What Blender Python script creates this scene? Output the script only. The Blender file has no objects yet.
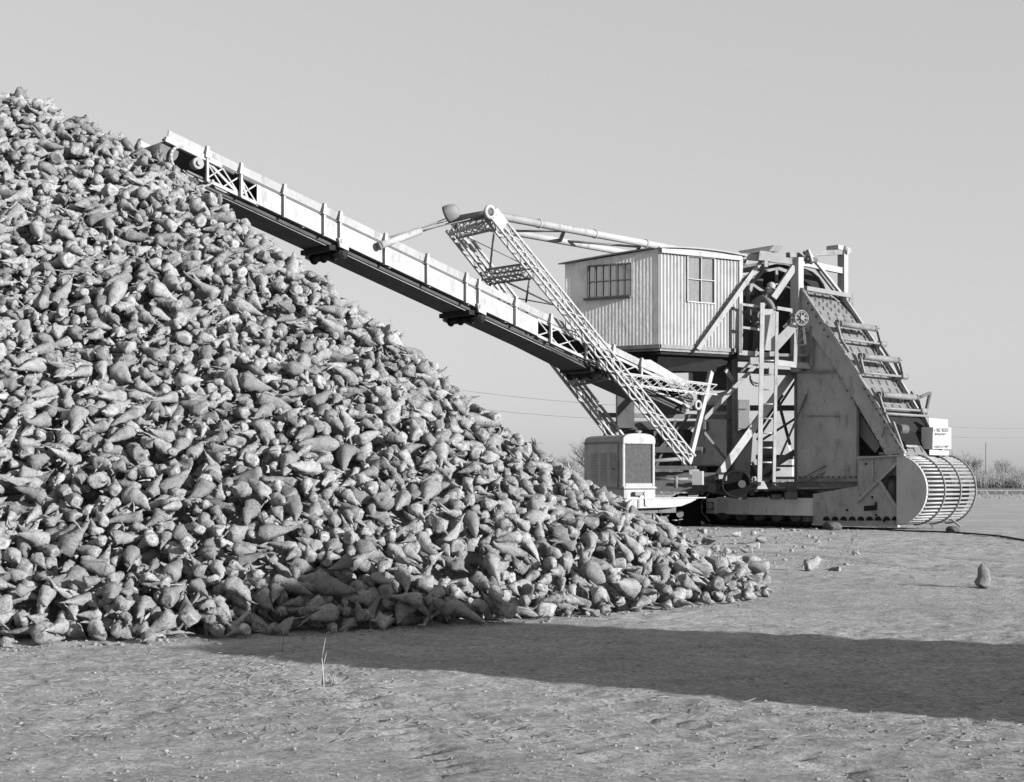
import bpy, bmesh, math, random
import numpy as np
from mathutils import Vector, Matrix
from mathutils.bvhtree import BVHTree

random.seed(7)
RNG = np.random.default_rng(11)
scene = bpy.context.scene
COL = scene.collection

# ------------------------------------------------------------------ survey of the place
F, CX, HY, CAMH = 1500.0, 512.0, 478.0, 1.05     # focal length and horizon of the photograph, eye height

def P(px, py, Y):
    """point seen at (px, py) that stands Y metres in front of the photographer"""
    return Vector(((px - CX) / F * Y, Y, CAMH + (HY - py) / F * Y))

E1 = Vector((.735, -.678, 0))        # machine: from the tower towards the feed drum
E2 = Vector((.678, .735, 0))         # machine: across, away from the camera
UP = Vector((0, 0, 1))
D0 = Vector((7.86, 30.0, 0))

def PN(px, py, off=0.0):
    """point on the machine's near side plane, moved off metres across"""
    d = D0 + E2 * off
    k = (px - CX) / F
    t = (d.x - k * d.y) / (.735 + .678 * k)
    Y = d.y + .678 * t
    return P(px, py, Y)

# ------------------------------------------------------------------ tags
def tag(o, label=None, cat=None, group=None, kind=None):
    if label: o['label'] = label
    if cat: o['category'] = cat
    if group: o['group'] = group
    if kind: o['kind'] = kind
    return o

def thing(name, label, cat, loc=(0, 0, 0), group=None):
    o = bpy.data.objects.new(name, None)
    o.empty_display_size = .3
    COL.objects.link(o)
    o.location = loc
    return tag(o, label, cat, group)

def world_loc(o):
    v = Vector((0, 0, 0))
    while o is not None:
        v += Vector(o.location)
        o = o.parent
    return v

# ------------------------------------------------------------------ mesh builder
class MB:
    def __init__(s):
        s.v, s.f, s.m, s.sm = [], [], [], []

    def add(s, vs, fs, mi=0, smooth=False):
        n = len(s.v)
        s.v.extend([tuple(a) for a in vs])
        for f in fs:
            s.f.append(tuple(i + n for i in f)); s.m.append(mi); s.sm.append(smooth)
        return s

    def beam(s, p0, p1, w, h=None, up=UP, mi=0):
        p0, p1 = Vector(p0), Vector(p1)
        h = w if h is None else h
        d = (p1 - p0).normalized()
        side = d.cross(Vector(up))
        if side.length < 1e-4: side = d.cross(Vector((1, 0, 0)))
        side.normalize()
        u = side.cross(d).normalized()
        a, b = side * w / 2, u * h / 2
        vs = [p0 - a - b, p0 + a - b, p0 + a + b, p0 - a + b, p1 - a - b, p1 + a - b, p1 + a + b, p1 - a + b]
        return s.add(vs, [(0, 3, 2, 1), (4, 5, 6, 7), (0, 1, 5, 4), (1, 2, 6, 5), (2, 3, 7, 6), (3, 0, 4, 7)], mi)

    def tube(s, p0, p1, r, n=8, r2=None, mi=0, smooth=True):
        p0, p1 = Vector(p0), Vector(p1)
        r2 = r if r2 is None else r2
        d = (p1 - p0).normalized()
        a = d.cross(UP)
        if a.length < 1e-3: a = d.cross(Vector((1, 0, 0)))
        a.normalize(); b = d.cross(a)
        vs = []
        for p, q in ((p0, r), (p1, r2)):
            for i in range(n):
                t = 2 * math.pi * i / n
                vs.append(p + (a * math.cos(t) + b * math.sin(t)) * q)
        s.add(vs, [(i, (i + 1) % n, n + (i + 1) % n, n + i) for i in range(n)], mi, smooth)
        n0 = len(s.v)
        s.add([], [], mi)
        s.f.append(tuple(n0 - 2 * n + i for i in reversed(range(n)))); s.m.append(mi); s.sm.append(False)
        s.f.append(tuple(n0 - n + i for i in range(n))); s.m.append(mi); s.sm.append(False)
        return s

    def path(s, pts, r, n=6, mi=0):
        for a, b in zip(pts[:-1], pts[1:]): s.tube(a, b, r, n, mi=mi)
        return s

    def prism(s, pts, vec, mi=0):
        vec = Vector(vec); n = len(pts)
        vs = [Vector(p) for p in pts] + [Vector(p) + vec for p in pts]
        fs = [tuple(reversed(range(n))), tuple(range(n, 2 * n))] + [(i, (i + 1) % n, n + (i + 1) % n, n + i) for i in range(n)]
        return s.add(vs, fs, mi)

    def box(s, c, a, b, d, mi=0):
        """centre c, full edge vectors a, b, d"""
        c, a, b, d = Vector(c), Vector(a) / 2, Vector(b) / 2, Vector(d) / 2
        return s.prism([c - a - b - d, c + a - b - d, c + a + b - d, c - a + b - d], d * 2, mi)

    def ring(s, c, axis, R, r, n=24, k=6, mi=0):
        c, ax = Vector(c), Vector(axis).normalized()
        a = ax.cross(UP)
        if a.length < 1e-3: a = Vector((1, 0, 0))
        a.normalize(); b = ax.cross(a)
        vs, fs = [], []
        for i in range(n):
            t = 2 * math.pi * i / n
            rad = a * math.cos(t) + b * math.sin(t)
            for j in range(k):
                q = 2 * math.pi * j / k
                vs.append(c + rad * (R + r * math.cos(q)) + ax * r * math.sin(q))
        for i in range(n):
            for j in range(k):
                fs.append((i * k + j, ((i + 1) % n) * k + j, ((i + 1) % n) * k + (j + 1) % k, i * k + (j + 1) % k))
        return s.add(vs, fs, mi, True)

    def lattice(s, p0, p1, wv, dv, bays, chord=.04, lace=.018, faces='all', mi=0):
        """braced member: four chords round the line p0-p1, laced on its faces; wv, dv full width and depth vectors"""
        p0, p1, wv, dv = Vector(p0), Vector(p1), Vector(wv) / 2, Vector(dv) / 2
        cs = [(wv + dv), (wv - dv), (-wv - dv), (-wv + dv)]
        for c in cs: s.beam(p0 + c, p1 + c, chord, chord, mi=mi)
        pairs = [(0, 3), (1, 2)] if faces == 'wide' else [(0, 3), (1, 2), (0, 1), (2, 3)]
        for i, j in pairs:
            for b in range(bays):
                q0, q1 = p0.lerp(p1, b / bays), p0.lerp(p1, (b + 1) / bays)
                s.beam(q0 + cs[i], q1 + cs[j], lace, lace, mi=mi)
                s.beam(q0 + cs[j], q1 + cs[i], lace, lace, mi=mi)
        return s

    def build(s, name, mats, parent=None, bevel=0):
        me = bpy.data.meshes.new(name)
        off = world_loc(parent) if parent is not None else Vector((0, 0, 0))
        vs = np.array([tuple(v) for v in s.v], dtype=float).reshape(-1, 3)
        origin = off
        if parent is None:
            lo, hi = vs.min(0), vs.max(0)
            origin = Vector(((lo[0] + hi[0]) / 2, (lo[1] + hi[1]) / 2, lo[2]))
        me.from_pydata((vs - np.array(origin)).tolist(), [], s.f)
        mats = mats if isinstance(mats, (list, tuple)) else [mats]
        for m in mats: me.materials.append(m)
        me.polygons.foreach_set('material_index', s.m)
        me.polygons.foreach_set('use_smooth', s.sm)
        bm = bmesh.new(); bm.from_mesh(me)
        bmesh.ops.recalc_face_normals(bm, faces=bm.faces)
        bm.to_mesh(me); bm.free()
        o = bpy.data.objects.new(name, me)
        COL.objects.link(o)
        if parent is not None: o.parent = parent
        else: o.location = origin
        if bevel:
            b = o.modifiers.new('bevel', 'BEVEL'); b.width = bevel; b.segments = 1; b.limit_method = 'ANGLE'; b.angle_limit = 1.0
        return o

# ------------------------------------------------------------------ materials (the photograph is black and white: all greys)
def mat(name, base, var=.15, scale=3.0, rough=.7, metal=0.0, bump=0.0, bscale=40.0, stain=0.0, stain_scale=1.2, coat=None):
    """grey paint or metal with mottling (var), blotchy rust or dirt stains (stain, 0..1) and a fine bump"""
    m = bpy.data.materials.new(name); m.use_nodes = True
    nt = m.node_tree; N, L = nt.nodes, nt.links
    bs = N['Principled BSDF']
    bs.inputs['Roughness'].default_value = rough
    bs.inputs['Metallic'].default_value = metal
    bs.inputs['Specular IOR Level'].default_value = .5 if rough < .5 else .2
    tc = N.new('ShaderNodeTexCoord')
    n1 = N.new('ShaderNodeTexNoise'); n1.inputs['Scale'].default_value = scale; n1.inputs['Detail'].default_value = 8; n1.inputs['Roughness'].default_value = .65
    L.new(tc.outputs['Object'], n1.inputs['Vector'])
    mr = N.new('ShaderNodeMapRange'); mr.inputs['From Min'].default_value = .25; mr.inputs['From Max'].default_value = .75
    mr.inputs['To Min'].default_value = base * (1 - var); mr.inputs['To Max'].default_value = base * (1 + var)
    L.new(n1.outputs['Fac'], mr.inputs['Value'])
    out = mr.outputs['Result']
    if stain:
        mp = N.new('ShaderNodeMapping'); mp.inputs['Scale'].default_value = (1, 1, .35)
        L.new(tc.outputs['Object'], mp.inputs['Vector'])
        n2 = N.new('ShaderNodeTexNoise'); n2.inputs['Scale'].default_value = stain_scale * 6; n2.inputs['Detail'].default_value = 10; n2.inputs['Roughness'].default_value = .75
        L.new(mp.outputs['Vector'], n2.inputs['Vector'])
        r2 = N.new('ShaderNodeMapRange'); r2.inputs['From Min'].default_value = .52; r2.inputs['From Max'].default_value = .68
        r2.inputs['To Min'].default_value = 1; r2.inputs['To Max'].default_value = 1 - stain
        L.new(n2.outputs['Fac'], r2.inputs['Value'])
        mu = N.new('ShaderNodeMath'); mu.operation = 'MULTIPLY'
        L.new(out, mu.inputs[0]); L.new(r2.outputs['Result'], mu.inputs[1]); out = mu.outputs[0]
    cc = N.new('ShaderNodeCombineColor')
    for i in range(3): L.new(out, cc.inputs[i])
    L.new(cc.outputs[0], bs.inputs['Base Color'])
    if bump:
        nb = N.new('ShaderNodeTexNoise'); nb.inputs['Scale'].default_value = bscale; nb.inputs['Detail'].default_value = 6
        L.new(tc.outputs['Object'], nb.inputs['Vector'])
        bp = N.new('ShaderNodeBump'); bp.inputs['Strength'].default_value = bump; bp.inputs['Distance'].default_value = .02
        L.new(nb.outputs['Fac'], bp.inputs['Height']); L.new(bp.outputs['Normal'], bs.inputs['Normal'])
    return m

M = {}
M['cabinet'] = mat('cabinet_white', .5, .06, 4.0, .6, stain=.12)
M['white'] = mat('white_paint', .26, .14, 2.5, .65, stain=.45, bump=.15)
M['unlit_white'] = mat('unlit_side_white', .66, .14, 2.5, .7, stain=.38, bump=.3, bscale=14)  # paler copy of the white for unlit faces, brightness put into the colour
M['sheet'] = mat('corrugated_sheet', .24, .12, 2.5, .5, stain=.35)
M['sheet_front'] = mat('corrugated_sheet_weathered', .82, .08, 2.0, .55, stain=.1)
M['roof'] = mat('roof_sheet', .22, .2, 2.0, .6)
M['grey'] = mat('grey_paint', .30, .18, 3.0, .55, stain=.5, bump=.1)
M['engine'] = mat('engine_grey_paint', .28, .18, 3.0, .5, stain=.4)
M['disc'] = mat('drum_plate_paint', .38, .12, 2.0, .5, stain=.25, stain_scale=.8)
M['rust'] = mat('rusty_plate', .29, .22, 2.2, .7, stain=.5, stain_scale=1.3, bump=.15)
M['tank'] = mat('smooth_tank_plate', .17, .12, 1.5, .5, stain=.2)
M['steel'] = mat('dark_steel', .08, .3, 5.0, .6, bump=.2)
M['midsteel'] = mat('weathered_steel', .15, .3, 5.0, .6, stain=.3)
M['black'] = mat('grease_and_shade_black', .014, .4, 6.0, .9)  # greasy parts; also painted shade under the cab and at the feed
M['void'] = mat('feed_shade_drum_black', .008, .3, 6.0, .95)  # near black for the shade in the feed opening, also on the winch drum
M['rubber'] = mat('rubber_belt', .05, .3, 4.0, .8)
M['canvas'] = mat('dusty_belt', .125, .2, 5.0, .85, stain=.3)
M['slot'] = mat('belt_slot', .045, .2, 5.0, .8)
M['slat'] = mat('worn_bright_steel', .21, .2, 5.0, .45)
M['core'] = mat('radiator_core', .045, .4, 14.0, .6, stain=.3, stain_scale=5, bump=.6, bscale=90)
M['glass'] = mat('window_glass', .42, .15, 2.0, .12, metal=.75)
M['dusty_glass'] = mat('dusty_window_glass', .135, .18, 8.0, .8, stain=.2)
M['wood'] = mat('weathered_wood', .3, .25, 4.0, .85, bump=.3)
M['pole'] = mat('pole_wood', .16, .25, 4.0, .9)
M['wire'] = mat('wire', .13, .1, 4.0, .7)
M['twig'] = mat('bare_twigs', .2, .3, 1.0, .9)
M['darktwig'] = mat('dark_twigs', .16, .3, 1.0, .9)
M['cloth'] = mat('dark_work_cloth', .13, .3, 20.0, .95, bump=.3)
M['denim'] = mat('worn_denim', .1, .3, 20.0, .95)
M['skin'] = mat('skin', .36, .06, 8.0, .6)
M['cap'] = mat('pale_cap', .28, .1, 20.0, .95)
M['glove'] = mat('work_glove', .42, .12, 20.0, .95)
M['letter'] = mat('faded_letters', .38, .2, 30.0, .8)
M['straw'] = mat('dry_straw', .24, .25, 8.0, .9)
M['rubber_tyre'] = mat('tyre_rubber', .05, .2, 8.0, .85)
M['stone'] = mat('dark_clod', .07, .3, 12.0, .95, bump=.5)

# ================================================================== THE BEET PILER
piler = thing('beet_piler', 'huge white and grey beet piler with cab, mast and long boom reaching over the pile', 'beet piler', (4.5, 32.0, 0))

def group_part(name, at):
    o = bpy.data.objects.new(name, None); COL.objects.link(o); o.parent = piler
    o.location = Vector(at) - Vector(piler.location); o.empty_display_size = .2
    return o

# ------------------------------------------------------------------ boom
A, E = P(165, 129, 22.6), P(690, 384, 30.3)      # top edge of the near side board, head and tail
bd = (E - A); blen = bd.length; bd.normalize()
bn = Vector((bd.y, -bd.x, 0)).normalized()
if bn.y > 0: bn = -bn                            # towards the camera
BW_ = .88
def at_px(px):
    k = (px - CX) / F
    return (k * A.y - A.x) / (bd.x - k * bd.y)
def B(s, n=0.0, z=0.0):
    """point on the boom: s metres from the head, n metres in from the near side, z above the top edge"""
    return A + bd * s - bn * n + UP * z
boom = MB()
for n in (0.02, BW_ - .02):
    k_ = .05 if n < .1 else -.05
    boom.beam(B(0, n + k_, -.145), B(blen, n + k_, -.145), .05, .03, mi=1)
    boom.beam(B(.4, n + k_ * .6, -.465), B(blen + .1, n + k_ * .6, -.465), .05, .03, mi=1)
boom.beam(B(0.0, 0, -.15), B(1.0, 0, -.15), .07, .08)
for s in np.arange(.8, blen, .9): boom.beam(B(s, .03, -.47), B(s, BW_ - .03, -.47), .05, .04)
boom = boom.build('boom', [M['white'], M['steel']], piler)
for n, sgn in ((0.0, 1), (BW_, -1)):
    bw_ = MB()
    tilt = -bn * (-.03 * sgn)
    bw_.prism([B(.05, n, 0) + tilt, B(blen - 1.2, n, 0) + tilt, B(blen - 1.2, n, -.125), B(.05, n, -.125)], -bn * .03 * sgn)
    bw_.build('side_board', M['white'] if n == 0 else M['white'], boom, .004)
    s0, s1 = at_px(257), at_px(538)
    sh = MB(); sh.prism([B(s0, n, -.165), B(s1, n, -.165), B(s1, n, -.475), B(s0, n, -.475)], -bn * .02 * sgn)
    sh.build('side_sheet', M['white'], boom)
    la = MB()
    nn = n + .02 * sgn
    def zig(sa, sb, k):
        for i in range(k):
            a, b = sa + (sb - sa) * i / k, sa + (sb - sa) * (i + 1) / k
            la.beam(B(a, nn, -.17), B(b, nn, -.46), .015, .022)
            la.beam(B(a, nn, -.46), B(b, nn, -.17), .015, .022)
    zig(at_px(206), s0, 3)
    for a, b in ((.75, 1.35), (1.35, 1.5)): la.beam(B(a, nn, -.17), B(b, nn, -.46), .025, .04)
    la.beam(B(at_px(206), nn, -.465), B(s0, nn, -.465), .03, .05)
    la.build('lattice', M['white'], boom); la = MB(); zig(s1, blen, 8)
    la.beam(B(s1, nn, -.465), B(blen, nn, -.465), .03, .05); la.beam(B(s1, nn, -.17), B(blen, nn, -.17), .03, .05)
    la.build('lattice', M['white'], boom)
for px in (206, 240, 283, 323, 339, 384, 426, 465, 477.6, 514.5, 549.5, 585, 612, 640):
    s = at_px(px); q = MB()
    q.prism([B(s - .045, -.005, -.15), B(s + .045, -.005, -.15), B(s + .02, -.005, 0.03), B(s - .02, -.005, .03)], bn * .07)
    q.beam(B(s, -.035, -.1), B(s, -.035, -.50), .035, .05, up=bn)
    q.build('post', M['grey'], boom)
q = MB(); q.prism([B(.1, .06, -.17), B(blen, .06, -.17), B(blen, BW_ - .06, -.17), B(.1, BW_ - .06, -.17)], UP * .012)
for n in (.3, .58): pass
q.build('carrying_belt', M['rubber'], boom)
q = MB(); q.prism([B(.5, .10, -.56), B(blen, .10, -.56), B(blen, BW_ - .06, -.56), B(.5, BW_ - .06, -.56)], UP * .015)
q.prism([B(.4, .10, -.50), B(blen, .10, -.50), B(blen, .10, -.56), B(.4, .10, -.56)], -bn * .02)
q.prism([B(at_px(540), .12, -.565), B(blen, .12, -.565), B(blen, .12, -.60), B(at_px(600), .12, -.62)], -bn * (BW_ - .2))
q.build('return_belt', M['rubber'], boom)
q = MB(); q.tube(B(.6, .13, -.578), B(blen - .5, .13, -.578), .006, 6); q.build('belt_edge_highlight', M['grey'], boom)  # thin pale rod drawn as the highlight along the return belt edge
for px in (339, 477.6, 598):
    s = at_px(px); q = MB()
    q.prism([B(s - .05, -.06, -.42), B(s + .16, -.06, -.42), B(s + .16, -.06, -.56), B(s - .02, -.06, -.56)], -bn * .05)
    o = q.build('idler_bracket', M['white'], boom)
    q = MB()
    q.prism([B(s - .05, BW_ + .06, -.45), B(s + .1, BW_ + .06, -.45), B(s + .1, BW_ + .06, -.66), B(s - .05, BW_ + .06, -.66)], bn * .05)
    q.build('idler_bracket', M['midsteel'], boom)
for px in (339, 477.6, 598):
    s = at_px(px); q = MB()
    q.tube(B(s + .1, -.04, -.62), B(s + .1, BW_ + .04, -.62), .06, 10)
    q.beam(B(s - .12, .02, -.60), B(s - .12, BW_, -.60), .12, .08)
    for n in (.02, .3, .6, BW_): q.ring(B(s + .1, n, -.62), bn, .075, .02, 14, 5)
    q.build('return_idler', M['black'], boom)
q = MB(); q.tube(B(.1, .05, -.28), B(.1, BW_ - .05, -.28), .16, 18); q.build('head_pulley', M['steel'], boom)
q = MB(); q.tube(B(.55, -.08, -.3), B(.55, .06, -.3), .09, 14); q.tube(B(.55, -.12, -.3), B(.55, -.08, -.3), .045, 10); q.build('shaft_bearing', M['tank'], boom)
q = MB()
c = B(.45, -.02, -.38)
pts = [c + bd * (.36 * math.cos(t)) * 1.0 + UP * (.26 * math.sin(t)) for t in np.linspace(2.0, 3.9, 9)]
q.path(pts, .025, 6)
pts = [c + bd * (.40 * math.cos(t)) + UP * (.26 * math.sin(t)) for t in np.linspace(-1.1, -.2, 5)]
q.path(pts, .02, 6); q.build('guard_hoop', M['white'], boom)
q = MB(); q.tube(B(blen, .05, -.33), B(blen, BW_ - .05, -.33), .17, 16); q.build('tail_pulley', M['steel'], boom)
# spreader pipes of the hoist line
for k, (a, b) in enumerate((((380, 245.5), (420, 231)), ((383, 240), (418, 229)))):
    Ya = B(at_px(382), 0).y - .12 if k == 0 else B(at_px(382), BW_).y + .1
    q = MB(); q.tube(P(*a, Ya), P(*b, Ya + .9), .065 if k == 0 else .03, 10)
    q.build('spreader_pipe', M['white'], boom)
q = MB(); q.tube(P(378.5, 246.3, B(at_px(382), 0).y - .13), P(380.5, 245.4, B(at_px(382), 0).y - .12), .072, 8); q.build('pipe_end_block', M['midsteel'], boom)
# tail hopper sides
q = MB()
for n in (0, BW_): q.prism([B(blen - 1.9, n, -.12), B(blen - .1, n, -.1), B(blen - .1, n, .02), B(blen - 1.2, n, .10)], -bn * .02)
q.build('tail_hopper', M['white'], boom)

# ------------------------------------------------------------------ mast (inclined lattice gantry over the boom)
NT, FT = P(490, 213, 26.5), P(452, 226, 27.8)
NB, FB = P(690, 460, 30.0), P(636, 462, 31.6)
mast = MB()
leg_d = (NB - NT).normalized(); mw = bn.cross(leg_d).normalized()
mast.lattice(NT, NB, mw * .21, bn * .16, 17, .036, .015, 'wide')
leg2 = (FB - FT).normalized(); mw2 = bn.cross(leg2).normalized()
mast.lattice(FT, FB, mw2 * .21, bn * .16, 13, .045, .013, 'wide')
mast.prism([NT - mw * .12 + bn * .1, NT + mw * .12 + bn * .1, NT.lerp(NB, .05) + mw * .12 + bn * .1, NT.lerp(NB, .05) - mw * .12 + bn * .1], -bn * .03)
mast = mast.build('mast', M['white'], piler)
for a, b in (((454, 231), (490, 222)), ((487, 277), (529, 271)), ((570, 380), (607, 372))):
    k = (a[1] - 226) / (462 - 226); Yf = FT.y + (FB.y - FT.y) * k
    k = (b[1] - 213) / (460 - 213); Yn = NT.y + (NB.y - NT.y) * k
    q = MB(); pa, pb = P(*a, Yf), P(*b, Yn)
    d = (pb - pa).normalized(); q.lattice(pa, pb, d.cross(bd).normalized() * .2, bd * .22, 6, .035, .016)
    q.build('cross_beam', M['midsteel'] if a[0] != 454 else M['grey'], mast)
def mY(py, near): 
    k = (py - (213 if near else 226)) / (247 if near else 236)
    return (NT.y + (NB.y - NT.y) * k) if near else (FT.y + (FB.y - FT.y) * k)
for (a, na), (b, nb), r in ((((494, 233), 1), ((490, 268), 0), .02), (((467, 237), 0), ((521, 263), 1), .009), (((530, 276), 1), ((526, 302), 1), .02),
                           (((496, 277), 0), ((590, 322), 1), .02), (((505, 296), 0), ((560, 306), 1), .014)):
    q = MB(); q.tube(P(*a, mY(a[1], na)), P(*b, mY(b[1], nb)), r, 6); q.build('brace_rod', M['midsteel'], mast)
q = MB(); q.ring(P(490, 212, 26.3), bn, .1, .035, 20, 8); q.build('sheave', M['white'], mast)
q = MB(); q.tube(P(490, 212, 26.25), P(490, 212, 26.45), .05, 10); q.tube(P(490, 212, 26.4), P(452, 219, 27.8), .05, 8); q.build('head_shaft', M['midsteel'], mast)
q = MB(); q.tube(P(486, 214, 26.5), P(462, 219, 27.4), .045, 8); q.tube(P(488, 217, 26.6), P(459, 222, 27.6), .03, 8)
q.build('lamp_arm', M['midsteel'], mast)
# floodlight: domed bowl seen from behind
q = MB(); c = P(452.5, 212, 27.2); ax = Vector((-.85, .25, -.35)).normalized(); a = ax.cross(UP).normalized(); b = ax.cross(a)
prof = [(.0, -.13), (.07, -.12), (.12, -.08), (.15, 0), (.165, .08), (.165, .13), (.15, .13), (.13, .02), (.0, -.06)]
vs_, fs_ = [], []
n = 20
for (r, h) in prof:
    for i in range(n):
        t = 2 * math.pi * i / n; vs_.append(c + ax * h + (a * math.cos(t) + b * math.sin(t)) * r)
for k in range(len(prof) - 1):
    for i in range(n): fs_.append((k * n + i, k * n + (i + 1) % n, (k + 1) * n + (i + 1) % n, (k + 1) * n + i))
q.add(vs_, fs_, 0, True); q.build('flood_lamp', M['midsteel'], mast)
q = MB()
for a, b, ya, yb in (((418, 229), (450, 217), 26.6, 27.6), ((421, 231), (486, 215), 26.0, 26.5), ((384, 238.5), (450, 220), 25.6, 27.7), ((421, 232), (455, 221), 26.0, 27.7)):
    q.tube(P(*a, ya), P(*b, yb), .010, 5)
q.build('hoist_cable', M['wire'], mast)
# backstays to the tower
q = MB(); q.tube(P(493, 215, 26.5), P(745, 262, 33.2), .075, 8)
for t in (.15, .35, .55): 
    p = P(493, 215, 26.5).lerp(P(745, 262, 33.2), t); d = (P(745, 262, 33.2) - P(493, 215, 26.5)).normalized(); q.tube(p - d * .02, p + d * .02, .088, 8)
q.build('backstay', M['white'], mast)
q = MB(); q.tube(P(456, 222, 27.8), P(745, 274, 34.6), .07, 8); q.build('backstay', M['white'], mast)
for px, ya, yb in ((564, 230, 241), (640, 245, 254)):
    q = MB(); 
    tn = (px - 493) / (745 - 493); Yn = 1 / (1 / 26.5 + tn * (1 / 33.2 - 1 / 26.5)); tf = (px - 4 - 456) / (745 - 456); Yf = 1 / (1 / 27.8 + tf * (1 / 34.6 - 1 / 27.8))
    q.beam(P(px + 1, 215 + 47 * tn, Yn), P(px - 4, 222 + 52 * tf, Yf), .06, .06); q.build('stay_spreader', M['steel'], mast)
q = MB(); q.tube(P(508, 231, 28.8), P(566, 231, 28.4), .025, 6); q.tube(P(566, 241, 30), P(640, 247, 30.2), .025, 6); q.build('stay_rod', M['midsteel'], mast)
# strut from mast foot up to the tower
strut = MB(); strut.beam(P(689, 462, 30.0), P(711, 372, 31.0), .10, .08, up=bn); strut.build('mast_strut', M['white'], mast)
q = MB(); q.ring(P(698, 405, 30.0), bn, .08, .03, 16, 6); q.build('pin_eye', M['white'], mast)
# horizontal lattice jib from the mast leg to the tower
q = MB(); a, b = P(625, 379, 28.9), P(713, 390, 30.2); q.lattice(a, b, UP * .2, bn * .2, 8, .024, .012, 'wide'); q.build('lattice_jib', M['white'], mast)

# ------------------------------------------------------------------ cab
ZB = 3.70
C0, C1, C2 = P(660, 348, 30.5), P(565, 265, 31.5), P(740, 349, 31.6)
C0.z = C1.z = C2.z = ZB
C3 = C1 + (C2 - C0)
ZT = {0: 5.72, 1: 5.54, 2: 5.72, 3: 5.56}
def cab_face(a, b, za, zb, win, pitch, amp, material, name, parent):
    q = MB(); L_ = (b - a).length; d = (b - a).normalized(); nrm = Vector((d.y, -d.x, 0))
    n = int(L_ / pitch) * 6
    us = np.linspace(0, 1, n + 1)
    rows = []
    for u in us:
        off = amp * math.sin(2 * math.pi * u * (n / 6))
        rows.append((a.lerp(b, u) + nrm * off, za + (zb - za) * u, u))
    for (p, zt, u), (p2, zt2, u2) in zip(rows[:-1], rows[1:]):
        inside = win and u >= win[0] - 1e-6 and u2 <= win[1] + 1e-6
        spans = [(ZB, None)] if not inside else [(ZB, win[2]), (win[3], None)]
        for lo, hi in spans:
            q.add([(p.x, p.y, lo), (p2.x, p2.y, lo), (p2.x, p2.y, zt2 if hi is None else hi), (p.x, p.y, zt if hi is None else hi)], [(0, 1, 2, 3)], 0, True)
    return q.build(name, material, parent)
cab = MB()
for a, b in ((C0, C1), (C1, C3), (C3, C2), (C2, C0)):
    cab.beam(a + UP * .03, b + UP * .03, .08, .08)
cab.prism([C0 - UP * .06, C1 - UP * .06, C3 - UP * .06, C2 - UP * .06], UP * .05)
cab = cab.build('cab', M['midsteel'], piler)
# window rectangles in wall fractions and heights
def on_wall(a, b, px):
    k = (px - CX) / F; d = b - a
    return (k * a.y - a.x) / (d.x - k * d.y)
u0, u1 = on_wall(C0, C1, 631.5), on_wall(C0, C1, 588.5)
wz0, wz1 = 4.80, 5.46
cab_face(C0, C1, ZT[0], ZT[1], (u0, u1, wz0, wz1), .075, .0013, M['unlit_white'], 'wall', cab)  # same sheet as the sunny wall, colour lifted for the unlit side
v0, v1 = on_wall(C0, C2, 687), on_wall(C0, C2, 714)
vz0, vz1 = 4.68, 5.62
cab_face(C0, C2, ZT[0], ZT[2], (v0, v1, vz0, vz1), .085, .015, M['sheet'], 'wall', cab)
cab_face(C1, C3, ZT[1], ZT[3], None, .08, .010, M['sheet'], 'wall', cab)
cab_face(C2, C3, ZT[2], ZT[3], None, .08, .010, M['sheet'], 'wall', cab)
def window(a, b, f0, f1, z0, z1, cols, rows, glass, frame, parent, bar=.025):
    d = (b - a).normalized(); nrm = Vector((d.y, -d.x, 0))
    if nrm.dot(Vector((0, -1, 0))) < 0: nrm = -nrm
    p0, p1 = a.lerp(b, f0), a.lerp(b, f1); p0.z = p1.z = 0
    q = MB()
    for i in range(cols + 1):
        p = p0.lerp(p1, i / cols); q.beam(p + UP * z0 + nrm * .012, p + UP * z1 + nrm * .012, bar * (1.6 if i in (0, cols, cols // 3) else 1), .04, up=nrm)
    for j in range(rows + 1):
        z = z0 + (z1 - z0) * j / rows; q.beam(p0 + UP * z + nrm * .014, p1 + UP * z + nrm * .014, .036, bar * (1.5 if j in (0, rows) else 1))
    w_ = q.build('window', frame, parent)
    g = MB(); g.prism([p0 + UP * z0 - nrm * .015, p1 + UP * z0 - nrm * .015, p1 + UP * z1 - nrm * .015, p0 + UP * z1 - nrm * .015], -nrm * .008)
    return w_, g, nrm, p0, p1
w_, g, nrm, p0, p1 = window(C0, C1, u0, u1, wz0, wz1, 6, 2, M['glass'], M['midsteel'], cab, .018)
g.build('window_glass', M['glass'], cab)
q = MB(); q.beam(p0 + UP * (wz0 - .03) + nrm * .05, p1 + UP * (wz0 - .03) + nrm * .05 - (p0 - p1).normalized() * .08, .1, .035); q.build('window_sill', M['steel'], cab)
w_, g, nrm, p0, p1 = window(C0, C2, v0, v1, vz0, vz1, 2, 2, M['dusty_glass'], M['grey'], cab, .014)
g.build('window_glass', M['dusty_glass'], cab)
tr_ = (C1 - C0).normalized() * .035 + (C2 - C0).normalized() * .035
q = MB(); q.beam(C0 + tr_, C0 + tr_ + UP * (ZT[0] - ZB - .02), .06, .06); q.beam(C2, C2 + UP * (ZT[2] - ZB - .02), .12, .06, up=(1, -1, 0)); q.build('corner_trim', M['white'], cab)
q = MB(); q.beam(C0 + UP * (ZT[0] - ZB - .05) - Vector((-.02, .05, 0)), C2 + UP * (ZT[2] - ZB - .05) - Vector((-.02, .05, 0)), .05, .09); q.build('eave_board', M['white'], cab)
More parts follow.
